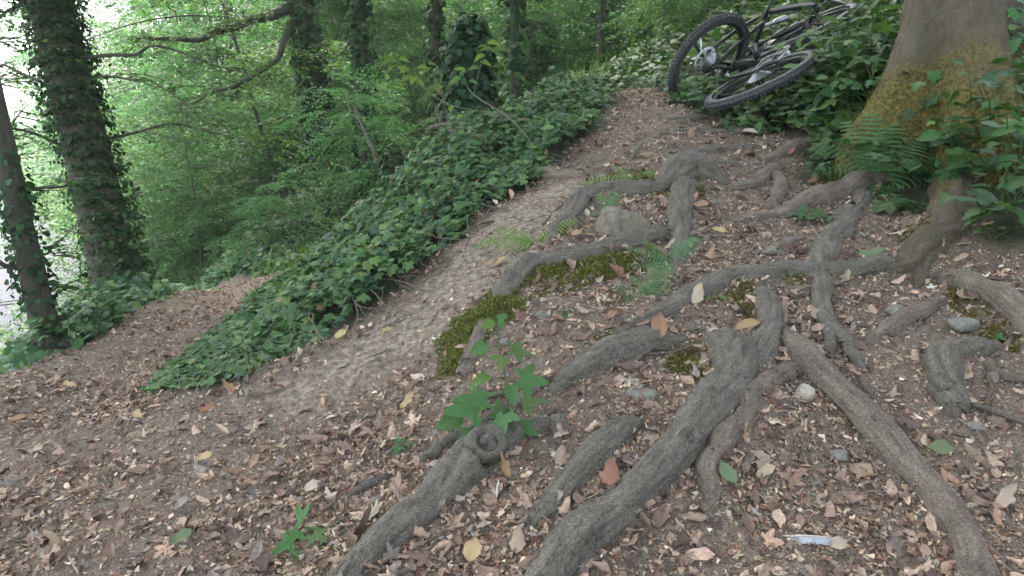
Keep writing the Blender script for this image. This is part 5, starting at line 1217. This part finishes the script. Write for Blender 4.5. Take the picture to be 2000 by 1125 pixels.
# ferns
def frond_mesh(seed, npin=13, cols=((.06,.15,.05), (.05,.13,.055))):
    rs_ = np.random.RandomState(seed); acc = Acc(); arch = rs_.uniform(.35, .6)
    zf = lambda y: .30 * y - arch * y * y
    for k in range(npin):
        y = .10 + .88 * k / npin; L = .27 * math.sin(math.pi * (min(1, (1 - y) * 1.15 + .03)) ** .8 * .62) + .015
        for sg in (-1, 1):
            m = max(int(9 * L / .2), 3)
            for q in range(m):
                u0, u1 = q / m, (q + 1) / m; um = (u0 + u1) / 2; pl = (.0235 * (1 - um * .8) + .003) * (1 + .3 * (k < 3))
                pt = lambda u: np.array([sg * u * L, y + .16 * u * L, zf(y) - .3 * L * u * u])
                A0, A1 = pt(u0), pt(u1); dd = np.array([sg * L / m * .35, 0, 0])
                for s2 in (-1, 1):
                    off = np.array([0, s2 * pl, -.3 * pl]); V = np.array([A0, A0 + off * .55, (A0 + A1) / 2 + off + dd, A1 + off * .35, A1])
                    acc.add(V, np.array([(0, 1, 2), (0, 2, 3), (0, 3, 4)]), np.tile(cols[seed % 2], (5, 1)))
    ys = np.linspace(0, 1, 14); q = np.stack([0 * ys, ys, [zf(v) - .002 for v in ys], .009 * (1 - .8 * ys)], 1); v, f, _ = tube(q, 5, 0, 0, 0); acc.add(v, f, np.tile((.10,.13,.04), (len(v), 1)))
    o = acc.build('frond', M['fern'], link=False); me = o.data; bpy.data.objects.remove(o); return me
FR = [frond_mesh(s, cols=((.10,.21,.09),(.085,.185,.08))) for s in range(4)]
FRY = [frond_mesh(6, cols=((.13,.25,.06),) * 2), frond_mesh(7, cols=((.13,.25,.06),) * 2)]
def fern(base, fronds, label, fr=FR):
    t = empty('fern', tuple(base), label, 'fern')
    for (az, el, L) in fronds:
        a = R(az); e = R(el); tip = np.array([math.cos(a) * math.cos(e), math.sin(a) * math.cos(e), math.sin(e)]); up = np.array([-math.cos(a) * math.sin(e) * .9, -math.sin(a) * math.sin(e) * .9 - .35, math.cos(e)])
        leaf_part(fr[rs.randint(len(fr))], t, np.array(base) + [0, 0, .005], frames(up[None], tip[None])[0], L * (1.1 if L < .3 else .85), 'frond')
    return t
fern(gp(1268, 585), [(180,25,.13),(200,5,.12),(250,-5,.14),(300,10,.11),(40,45,.15),(60,60,.13),(150,50,.10),(270,-30,.13)], 'small fresh fern growing under the thick mossy root, above the arched root')
fern(gp(1310, 520), [(35,35,.16),(180,30,.17),(160,45,.13),(200,15,.15)], 'fern with pale fronds against the lower end of the knobbly root')
fern(gp(1235, 358), [(180,12,.24),(15,20,.20),(285,10,.15),(150,35,.12)], 'small bright fern lying over the forked bent root', FRY)
fern(gp(1195, 425), [(80,50,.13),(120,40,.13),(200,20,.12),(280,0,.12),(330,25,.10)], 'small dark fern tucked beside the grey rock wedge')
fern(gp(1045, 480), [(180,12,.24),(160,25,.18),(15,30,.20)], 'sparse fern at the upper edge of the bare slope', FRY)
fern(gp(1722, 362), [(150,35,.44),(120,55,.46),(180,22,.40),(200,8,.36),(20,45,.42),(0,25,.46),(60,60,.44),(235,10,.36),(330,5,.34),(290,-5,.30),(95,70,.45)], 'big blue green fern at the foot of the beech, on the right bank')
fern(gp(1130, 190), [(30,50,.3),(150,45,.3),(90,60,.3)], 'fern tip standing above the ivy at the end of the upper path', FRY)
fern(gp(1440, 150), [(200,25,.3),(160,40,.3),(260,10,.3),(330,20,.3)], 'fern fronds in the green behind the bike wheel')

# pale leaved sapling leaning out over the ivy
sb = P(1065, 290, 4.35); sb[2] = H1(sb[0], sb[1]); ts_ = empty('sapling', tuple(sb), 'slender sapling with pale yellow green leaves leaning left over the ivy bank', 'sapling')
main = [sb, P(1000, 235, 4.4), P(925, 185, 4.5), P(905, 150, 4.5)]; side = [P(985, 225, 4.42), P(880, 205, 4.45), P(820, 165, 4.5), P(775, 120, 4.5)]; s3 = [P(925, 187, 4.5), P(938, 130, 4.5), P(955, 95, 4.5)]
for pl_, r_ in ((main, .006), (side, .004), (s3, .003), ([P(870, 200, 4.46), P(850, 160, 4.5), P(840, 130, 4.5)], .003)): 
    o3 = np.array(ts_.location); q = resample(catmull(np.c_[np.array(pl_), np.linspace(r_, r_ * .45, len(pl_))], 6), .02); v, f, u_ = tube(q, 6, .1, 2); mesh_np('stem', v - o3, quads=f, mat=M['twig'], parent=ts_, smooth=True, uv=u_)
for (px, py, az, sz) in [(770,118,170,.10),(768,112,120,.09),(772,110,60,.085),(775,125,210,.09),(780,128,300,.085),(778,112,20,.07),(805,150,200,.085),(808,152,240,.08),(815,150,340,.075),(812,145,60,.07),(800,140,150,.075),(838,132,130,.085),(842,130,60,.075),(845,138,200,.07),(905,150,180,.085),(903,145,140,.08),(908,145,90,.07),(912,155,20,.07),(895,160,220,.075),(955,97,170,.085),(950,92,150,.07),(958,90,30,.085),(962,95,0,.08),(960,100,330,.08),(945,110,200,.08),(940,125,350,.075),(935,130,180,.07),(850,165,200,.07),(855,170,300,.065),(880,205,250,.055),(835,178,250,.05),(900,220,200,.05)]:
    p = P(px + rs.uniform(-6, 6), py + rs.uniform(-5, 5), 4.5 + rs.uniform(-.05, .05)); a = R(az); f = frames(norm(np.array([[0, -.5, 1.]]) + rs.normal(0, .2, (1, 3))), np.array([[math.cos(a), math.sin(a) - .2, rs.uniform(-.35, .15)]]))[0]
    leaf_part(LM['tooth', 1, 4 if rs.rand() < .7 else 3], ts_, p, f, sz)
# dead branches and sticks
def stick(pts, r, label, name='dead_branch', cat='branch', mat=None, side=()):
    p = np.array(pts); o3 = p[0].copy()
    if len(side) == 0:
        q = resample(catmull(np.c_[p, np.linspace(r, r * .5, len(p))], 5), .02); v, f, u_ = tube(q, 8, .15, int(r * 1e4)); o = mesh_np(name, v - o3, quads=f, mat=mat or M['twig'], smooth=True, uv=u_); o.location = o3; return tag(o, label, cat)
    t = empty(name, tuple(o3), label, cat)
    for k, (pp, rr) in enumerate([(p, r)] + list(side)):
        q = resample(catmull(np.c_[np.array(pp), np.linspace(rr, rr * .45, len(pp))], 5), .02); v, f, u_ = tube(q, 8, .15, k); mesh_np('limb' if k == 0 else 'twig', v - o3, quads=f, mat=mat or M['twig'], parent=t, smooth=True, uv=u_)
stick([P(742,322,6.9), P(718,270,6.9), P(690,205,6.9)], .022, 'pale bare dead stem leaning left beyond the ivy bank')
stick([P(900,302,5.2), P(885,262,5.2), P(868,244,5.2), P(840,250,5.2), P(828,262,5.2)], .022, 'crooked dead branch arching out of the ivy', side=[([P(868,244,5.2), P(855,222,5.2), P(848,205,5.2)], .008), ([P(868,246,5.2), P(874,225,5.2), P(866,200,5.2)], .006), ([P(840,250,5.2), P(820,235,5.2), P(812,222,5.2)], .005)])
stick([P(735,360,5.6), P(775,352,5.6), P(812,348,5.6)], .012, 'thin dead twig tangle at the upper edge of the ivy', side=[([P(775,352,5.6), P(770,345,5.6), P(765,338,5.6)], .005), ([P(790,350,5.6), P(760,380,5.5), P(740,395,5.5)], .006)])
stick([G(1232,312,.02), G(1246,290,.05), G(1262,268,.07)], .016, 'short dark stick lying on the upper path', 'stick', 'stick')
stick([G(1790,425,.02), G(1860,385,.05), G(1940,325,.10), G(2010,262,.2)], .006, 'long thin fallen stick slanting up to the right edge, across the beech root', 'stick', 'stick', side=[([G(1900,355,.07), G(1870,330,.1), G(1850,318,.1)], .003)])
stick([G(1815,318,.02), G(1850,285,.1), G(1885,240,.2)], .005, 'pale broken stick standing up beside the fern', 'stick', 'stick')
stick([G(1230,930,.015), G(1190,960,.03), G(1160,985,.03)], .0022, 'pale thin twig leaning across the half buried root', 'stick', 'stick')
stick([G(1250,690,.03), G(1310,688,.05), G(1370,665,.04), G(1430,630,.02)], .002, 'thin dark twig stretched in front of the curled brown leaf', 'stick', 'stick')
stick([G(665,955,.01), G(695,900,.02), G(725,850,.02)], .0022, 'long thin twig in the litter left of the nettle', 'stick', 'stick')
stick([G(1800,955,.02), G(1900,1020,.02), G(2010,1105,.02)], .0045, 'dark greenish stick at the lower right, beyond the long smooth root', 'stick', 'stick')
stick([G(630,1035,.01), G(670,1015,.015), G(700,1000,.01)], .005, 'short grey stick near the bottom edge, left of the knotted root', 'stick', 'stick')
stick([G(1155,330,.02), G(1158,352,.03), G(1160,365,.02)], .008, 'stub of a broken stick beside the log like root', 'stick', 'stick')
stick([G(1130,372,.02), G(1180,362,.05), G(1230,352,.05)], .009, 'brown dead stick lying on top of the forked bent root', 'stick', 'stick')
stick([G(1700,400,.02), G(1760,400,.04), G(1790,398,.03)], .003, 'thin twig lying over the bank root', 'stick', 'stick')

# ------------------------------------------------------------------ the two bikes
M['frame'] = m_plain('black_frame_paint', (.018, .019, .022), .32, 0, .5, 8, .1)
M['rubber'] = m_plain('tyre_rubber', (.05, .052, .058), .62, 0, .35, 60, .2)
M['sidewall'] = m_plain('tyre_sidewall', (.075, .08, .092), .5, 0, .4, 60, .15)
M['steel'] = m_plain('bright_steel', (.85, .86, .9), .4, .1, .5, 40, .08)
M['grey_metal'] = m_plain('grey_alloy', (.30, .31, .33), .38, .8, .5, 30, .1)
M['pale'] = m_plain('pale_plastic', (.62, .66, .72), .4, 0, .5, 30, .05)
def torus(Rm, rx, ry, n=72, m=10, y0=0):
    a = np.linspace(0, 2 * math.pi, n, endpoint=False); b = np.linspace(0, 2 * math.pi, m, endpoint=False); A, B = np.meshgrid(a, b, indexing='ij'); q = Rm + rx * np.cos(B)
    V = np.stack([q * np.cos(A), y0 + ry * np.sin(B), q * np.sin(A)], -1).reshape(-1, 3); i, j = np.meshgrid(np.arange(n), np.arange(m), indexing='ij'); i2, j2 = (i + 1) % n, (j + 1) % m
    return V, np.stack([i * m + j, i2 * m + j, i2 * m + j2, i * m + j2], -1).reshape(-1, 4)
def boxv(c, h, Rm=np.eye(3)):
    s = np.array([(x_, y_, z_) for x_ in (-1, 1) for y_ in (-1, 1) for z_ in (-1, 1)], float) * h; return s @ Rm.T + c, np.array([(0,1,3,2),(4,6,7,5),(0,4,5,1),(2,3,7,6),(0,2,6,4),(1,5,7,3)])
def quads_of(parts):
    V = []; Q = []; n = 0
    for v, q in parts: V.append(v); Q.append(q + n); n += len(v)
    return np.concatenate(V), np.concatenate(Q)
def tb(pts, r, ring=12, amp=0):
    pts = np.array(pts, float); rr = np.array(r, float) if np.ndim(r) else np.full(len(pts), r); q = np.c_[pts, rr]; q = resample(q if len(pts) < 3 else catmull(q, 5), .02)
    v, f, _ = tube(q, ring, amp, 1, 0, cap=True); return v, f
def disc(c, r0, r1, y, th, n=40, holes=0):
    a = np.linspace(0, 2 * math.pi, n, endpoint=False); V = []; 
    for yy in (y - th / 2, y + th / 2):
        for r_ in (r0, r1): V.append(np.stack([c[0] + r_ * np.cos(a), np.full(n, yy), c[2] + r_ * np.sin(a)], 1))
    V = np.concatenate(V); i = np.arange(n); i2 = (i + 1) % n
    Q = [np.stack([a0 + i, a0 + i2, b0 + i2, b0 + i], 1) for a0, b0 in ((0, n), (2 * n, 3 * n), (0, 2 * n), (n, 3 * n))]; return V, np.concatenate(Q)
def part(name, pq, mat, parent, smooth=True):
    return mesh_np(name, pq[0], quads=pq[1], mat=mat, parent=parent, smooth=smooth)
def wheel(t, name, x, side, rear):
    w_ = empty(name); w_.parent = t; w_.location = (x, 0, 0)
    part('tyre', torus(.338, .030, .031, 84, 12), M['rubber'], w_)
    kn = []
    for k in range(84):
        for row in (-1, 0, 1):
            a = 2 * math.pi * (k + .5 * (row == 0)) / 84; d = np.array([math.cos(a), 0, math.sin(a)]); tg_ = np.array([-math.sin(a), 0, math.cos(a)]); b = .85 * row
            nr = d * math.cos(b) + np.array([0, 1, 0]) * math.sin(b); c_ = d * .338 + nr * .032; ax = np.cross(tg_, nr); kn.append(boxv(c_, (.007, .0065, .0035), np.stack([tg_, ax, nr], 1)))
    part('tread', quads_of(kn), M['rubber'], w_, False)
    for s_ in (-1, 1): part('sidewall', torus(.328, .018, .004, 84, 8, s_ * .0265), M['sidewall'], w_)
    part('rim', torus(.300, .013, .016, 84, 8), M['frame'], w_)
    sp = []
    for k in range(28):
        a = 2 * math.pi * k / 28; s_ = 1 if k % 2 else -1; a2 = a + (.9 if (k // 2) % 2 else -.9)
        sp.append(tb([(.028 * math.cos(a2), s_ * .03, .028 * math.sin(a2)), (.295 * math.cos(a), 0, .295 * math.sin(a))], .0014, 4))
    part('spokes', quads_of(sp), M['frame'], w_)['kind'] = 'stuff'
    part('hub', tb([(0, -.055, 0), (0, .055, 0)], .022, 14), M['frame'], w_)
    ro = [disc((0, 0, 0), .078, .100, side * .045, .0025, 48)]
    for k in range(6): a = k * math.pi / 3; ro.append(boxv((.048 * math.cos(a), side * .045, .048 * math.sin(a)), (.032, .0012, .006), np.array([[math.cos(a), 0, -math.sin(a)], [0, 1, 0], [math.sin(a), 0, math.cos(a)]])))
    part('brake_disc', quads_of(ro), M['steel'], w_, False)
    if rear:
        cs = [disc((0, 0, 0), .02 + .0045 * k, .03 + .0065 * k, -side * (.052 - .0038 * k), .002, 30) for k in range(9)]; part('cassette', quads_of(cs), M['grey_metal'], w_, False)
    return w_
def sidewall_text(w_, side, word='SCHWALBE'):
    V = []; F = []; n = 0
    cu = bpy.data.curves.new('lettering', 'FONT'); cu.size = .030; o = bpy.data.objects.new('lettering', cu); C.objects.link(o)
    for k, ch in enumerate(word):
        cu.body = ch; dg = bpy.context.evaluated_depsgraph_get(); me = bpy.data.meshes.new_from_object(o.evaluated_get(dg)); me.calc_loop_triangles()
        v = np.array([tuple(a.co) for a in me.vertices]); f = np.array([tuple(t_.vertices) for t_ in me.loop_triangles]); bpy.data.meshes.remove(me)
        if len(v) == 0: continue
        v[:, 0] -= v[:, 0].mean(); a = 3.55 - k * .085 * 1.0
        a = a if side < 0 else a; d = np.array([math.cos(a), 0, math.sin(a)]); tx = np.array([math.sin(a), 0, -math.cos(a)]) * (1 if side < 0 else -1)
        V.append(d[None] * (.318 + v[:, 1:2] * .8) + tx[None] * v[:, 0:1] * .9 + np.array([[0, side * .0312, 0]])); F.append(f + n); n += len(v)
    bpy.data.objects.remove(o)
    if V: mesh_np('lettering', np.concatenate(V), tris=np.concatenate(F), mat=M['pale'], parent=w_)
def bike(name, label, side=1, turn=0.0):
    """x forward, y left, z up, rear axle at the origin; side = the side that faces up"""
    t = empty(name, (0, 0, 0), label, 'bike', 'mountain bikes lying on the bank')
    rw = wheel(t, 'rear_wheel', 0, side, True); fw = wheel(t, 'front_wheel', 1.2, side, False); sidewall_text(rw, side)
    B = (.445, 0, -.01); HB = (.925, 0, .50); HT_ = (.885, 0, .60); ST = (.33, 0, .44)
    fr = [tb([(.50, 0, .05), (.70, 0, .30), HB], [.030, .034, .032]), tb([ST, (.6, 0, .53), HT_], [.022, .024, .028]), tb([(.47, 0, .04), (.38, 0, .3), (.31, 0, .50)], [.026, .02, .019]), tb([HB, HT_], .031)]
    part('frame', quads_of(fr), M['frame'], t)
    rt = []
    for s_ in (-1, 1): rt += [tb([(0, s_ * .068, 0), (.2, s_ * .055, .0), (.42, s_ * .035, .0)], [.014, .012, .018]), tb([(0, s_ * .068, .01), (.17, s_ * .052, .24), (.33, s_ * .03, .40)], [.014, .013, .014])]
    part('rear_triangle', quads_of(rt), M['frame'], t)
    d = norm(np.array(HB) - np.array([.50, 0, .05])); zz = np.array([0, 1, 0]); yy = np.cross(zz, d)
    part('battery', boxv(np.array([.695, 0, .285]) - yy * 0 + np.array([.01, 0, -.012]), (.20, .044, .046), np.stack([d, zz, yy], 1)), M['frame'], t, False).modifiers.new('b', 'BEVEL').width = .012
    part('battery_strip', boxv(np.array([.695, side * .046, .285]), (.17, .0015, .004), np.stack([d, zz, yy], 1)), M['grey_metal'], t, False)
    part('motor', quads_of([torus(.045, .038, .052, 24, 10)]), M['grey_metal'], t).location = (.45, 0, .0)
    part('shock', quads_of([tb([(.36, 0, .33), (.62, 0, .46)], .014), tb([(.47, 0, .385), (.62, 0, .46)], .024)]), M['grey_metal'], t)
    part('chainring', disc((.445, 0, -.01), .045, .085, -side * .058, .004, 36), M['grey_metal'], t, False)
    ch = [tb([(.0, -side * .05, .06), (.445, -side * .058, .075)], .004, 5), tb([(.02, -side * .05, -.10), (.445, -side * .058, -.095)], .004, 5)]; part('chain', quads_of(ch), M['grey_metal'], t)
    part('derailleur', quads_of([tb([(0, -side * .07, -.02), (.03, -side * .075, -.08), (.05, -side * .06, -.16)], [.014, .016, .01]), disc((.05, 0, -.16), 0.002, .02, -side * .058, .006, 16)]), M['frame'], t)
    for s_, a in ((side, .5), (-side, .5 + math.pi)):
        e = (.445 + .17 * math.cos(a), s_ * .085, -.01 - .17 * math.sin(a)); part('crank_arm', tb([(.445, s_ * .075, -.01), e], [.015, .011]), M['frame'], t)
        part('pedal', boxv((e[0], s_ * .135, e[2]), (.048, .048, .008)), M['frame'], t, False)
    fo = []
    for s_ in (-1, 1): fo += [tb([(1.2, s_ * .062, 0), (1.165, s_ * .062, .02), (1.07, s_ * .062, .24)], [.018, .022, .024]), tb([(1.07, s_ * .062, .24), (.965, s_ * .062, .49)], .0185)]
    fo.append(tb([(.965, -.07, .49), (.965, .07, .49)], .028)); fo.append(tb([(1.075, -.06, .28), (1.10, 0, .36), (1.075, .06, .28)], .014)); part('fork', quads_of(fo), M['frame'], t)
    part('stem', tb([(.875, 0, .63), (.915, 0, .67)], .022), M['frame'], t)
    part('handlebar', tb([(.84, -.37, .70), (.88, -.2, .70), (.915, 0, .67), (.88, .2, .70), (.84, .37, .70)], .014), M['frame'], t)
    for s_ in (-1, 1):
        part('grip', tb([(.84, s_ * .38, .70), (.868, s_ * .25, .70)], .019), M['rubber'], t); part('brake_lever', tb([(.88, s_ * .2, .69), (.93, s_ * .27, .68), (.92, s_ * .36, .67)], .007), M['steel'], t)
    part('seatpost', tb([(.31, 0, .50), (.262, 0, .68)], .015), M['grey_metal'], t)
    a = np.linspace(0, 1, 16); w2 = .012 + .06 * sstep(.35, 1, a); V = []
    for u, ww in zip(a, w2):
        for th_ in np.linspace(0, 2 * math.pi, 12, endpoint=False): V.append((.40 - .28 * u, ww * math.cos(th_), .70 + .012 * math.sin(u * 3) + (.022 if math.sin(th_) > 0 else .03) * math.sin(th_) * (1 if 0 < u < 1 else .3)))
    i, j = np.meshgrid(np.arange(15), np.arange(12), indexing='ij'); part('saddle', (np.array(V), np.stack([i * 12 + j, i * 12 + (j + 1) % 12, (i + 1) * 12 + (j + 1) % 12, (i + 1) * 12 + j], -1).reshape(-1, 4)), M['rubber'], t)
    for s_ in (.02, -.03): part('cable', tb([(.90, s_, .66), (1.0, s_ * 3, .62), (.97, s_ * 2, .52), (.93, s_, .46), (.75, s_, .34)], .0025, 5), M['frame'], t)
    part('fender', (lambda v_, q_: (v_, q_))(*torus(.385, .003, .03, 84, 6)) if False else tb([(1.02, 0, .34), (.88, 0, .26), (.83, 0, .16)], [.012, .02, .012]), M['frame'], t)
    return t
RT, UP, TC = np.array([1., 0, 0]), np.array([0, math.sin(PITCH), math.cos(PITCH)]), -FWD
def cam_vec(v): return RT * v[0] + UP * v[1] + TC * v[2]
def place_bike(t, c, n, a, phi, sc=.93):
    """c wheel centre, n normal of the wheel plane towards us, a long axis of the wheel's outline in the photo, phi heading in that plane"""
    n = norm(cam_vec(n)); a = cam_vec(a); a = norm(a - n * (a @ n)); b = -np.cross(n, a)
    b = b * (1 if b @ (cam_vec((.69, -.72, 0))) > 0 else -1)
    F = math.cos(R(phi)) * a + math.sin(R(phi)) * b; U = math.sin(R(phi)) * a - math.cos(R(phi)) * b; Lf = np.cross(U, F)
    Mx = Matrix(np.stack([F, Lf, U], 1).tolist()).to_4x4(); Mx.translation = Vector(c); t.matrix_world = Mx @ Matrix.Scale(sc, 4)
bikeA = bike('mountain_bike', 'black electric mountain bike propped on the bank, rear wheel at the left')
place_bike(bikeA, P(1384, 121, 5.1), (.518, -.651, .555), (.782, .622, 0), 50)
bikeB = bike('mountain_bike', 'dark mountain bike lying flat, wheel close to the path, half hidden by plants')
place_bike(bikeB, P(1484, 157, 4.42), (-.457, .846, .28), (.88, .475, 0), -45)

# ------------------------------------------------------------------ damp woodland air
hv, hq = boxv(np.array([0., 0, 12]), np.array([420., 420, 19.5])); 
hz = mesh_np('haze', hv, quads=hq); mh = bpy.data.materials.new('haze'); mh.use_nodes = True; nh = mh.node_tree; nh.nodes.remove(nh.nodes['Principled BSDF'])
pv = nh.nodes.new('ShaderNodeVolumePrincipled'); pv.inputs['Color'].default_value = (.86, .93, .92, 1); pv.inputs['Density'].default_value = .0018; pv.inputs['Anisotropy'].default_value = .3
nh.links.new(pv.outputs[0], nh.nodes['Material Output'].inputs['Volume']); hz.data.materials.append(mh); tag(hz, 'thin bright haze in the air of the wood', 'haze', kind='stuff')
S.cycles.volume_bounces = 0

# ------------------------------------------------------------------ say which one each repeat is
ORD = ['nearest', 'second nearest', 'third nearest', 'fourth nearest', 'fifth nearest', 'sixth nearest', 'seventh nearest', 'eighth nearest', 'ninth nearest', 'tenth nearest', 'eleventh nearest', 'twelfth nearest']
LAND = [(-26.5, 'left of the big ivy trunk'), (-20, 'just right of the big ivy trunk'), (-14.5, 'left of the long boughed trunk'), (-9, 'right of the long boughed trunk'),
        (-2.5, 'behind the tall ivy stump'), (4, 'right of the tall ivy stump'), (10, 'above the upper path end'), (18, 'behind the bikes'), (90, 'high behind the right bank')]
def by_landmark(group, what):
    ob = [o for o in C.objects if o.get('group') == group and o.parent is None]; bins = {}
    for o in ob:
        a = math.degrees(math.atan2(o.location.x, o.location.y)); bins.setdefault([l for m_, l in LAND if a < m_][0], []).append(o)
    for l, os_ in bins.items():
        os_.sort(key=lambda o: o.location.length)
        for k, o in enumerate(os_):
            if k < len(ORD): o['label'] = f"{what} {l}, {ORD[k]} one"
            else: o['label'] = f"{what} {l}" + [", at the back", ", farthest back", ", in the last rows"][(k - 12) % 3]
by_landmark('young trees just beyond the ivy bank', 'small leafy tree beyond the ivy')
by_landmark('young trees in the middle of the wood', 'leafy tree in mid wood')
by_landmark('young trees beyond the upper path', 'low leafy tree')
by_landmark('bright young trees below the lower path', 'bright green tree')
by_landmark('leafy trees deep in the wood', 'tree deep in the wood')
by_landmark('far leafy trees', 'far tall tree')
by_landmark('distant trees across the road', 'distant tree')
by_landmark('bright bushes at the left edge', 'bright bush')
NTH = ['leftmost', 'second from left', 'third from left', 'fourth from left', 'fifth from left', 'sixth from left', 'seventh from left', 'eighth from left', 'ninth from left', 'tenth from left', 'eleventh from left', 'twelfth from left']
def by_row(group, what, rows):
    ob = sorted([o for o in C.objects if o.get('group') == group and o.parent is None], key=lambda o: o.location.y); n = len(ob); per = math.ceil(n / len(rows))
    for r_, nm in enumerate(rows):
        for k, o in enumerate(sorted(ob[r_ * per:(r_ + 1) * per], key=lambda o: o.location.x / max(o.location.y, .1))): o['label'] = f"{what} {nm}, {NTH[k]}" if k < 12 else f"{what} {nm}, far right"
by_row('leafy plants crowding the right bank', 'leafy bank plant', ['in the front row', 'in the second row', 'in the third row', 'in the fourth row', 'level with the bikes', 'behind the bikes'])
by_row('tall leafy stems before the bikes', 'tall leafy stem before the bikes,', ['lowest row', 'second row', 'third row', 'upper row'])
by_row('broad leaved plants at the right edge', 'broad leaved plant by the beech foot,', ['lowest row', 'middle row', 'top row'])
SHORT = ['the thickest forked root', 'the long smooth root', 'the thin crooked root', 'the knotted root', 'the half buried root', 'the short mossy root', 'the root behind the nettle', 'the low thin root', 'the upright grey root by the moss', 'the arched root', 'the wavy root', 'the bank root', 'the right edge root', 'the lone crooked root', 'the knee shaped root', 'the mossy hanging root', 'the knobbly upright root', 'the stump like hump', 'the forked bent root', 'the log like root']
used = {}
for o in [o for o in C.objects if o.get('group') == 'dry brown leaves lying on the path']:
    m_i = [(i_, j_) for i_, row in enumerate(DM) for j_, me in enumerate(row) if me == o.data][0]
    colr = ['tan', 'brown', 'light tan', 'dark brown', '', '', '', 'rust brown'][m_i[0]]; shp = 'lobed' if m_i[1] >= 8 else ('narrow' if m_i[1] in (1, 4, 6) else 'oval')
    p = np.array(o.location[:2]); best = min((np.hypot(q[:, 0] - p[0], q[:, 1] - p[1]).min(), k) for k in range(len(SHORT)) for q in rpaths[k])
    q = rpaths[best[1]][0]; j = np.hypot(q[:, 0] - p[0], q[:, 1] - p[1]).argmin(); sd = 'left of' if p[0] < q[j, 0] else 'right of'
    far_ = '' if best[0] < .25 else ('well ' if best[0] < .8 else 'far ')
    lab = f"dry {colr} {shp} leaf {far_}{sd} {SHORT[best[1]]}"; used.setdefault(lab, []).append(o)
for lab, os_ in used.items():
    os_.sort(key=lambda o: o.location.y)
    for k, o in enumerate(os_): o['label'] = lab if len(os_) == 1 else lab.replace('dry ', ['lower dry ', 'upper dry '][k] if len(os_) == 2 else (['lowest dry ', 'middle dry '][min(k, 1)] if k < len(os_) - 1 else 'topmost dry '))
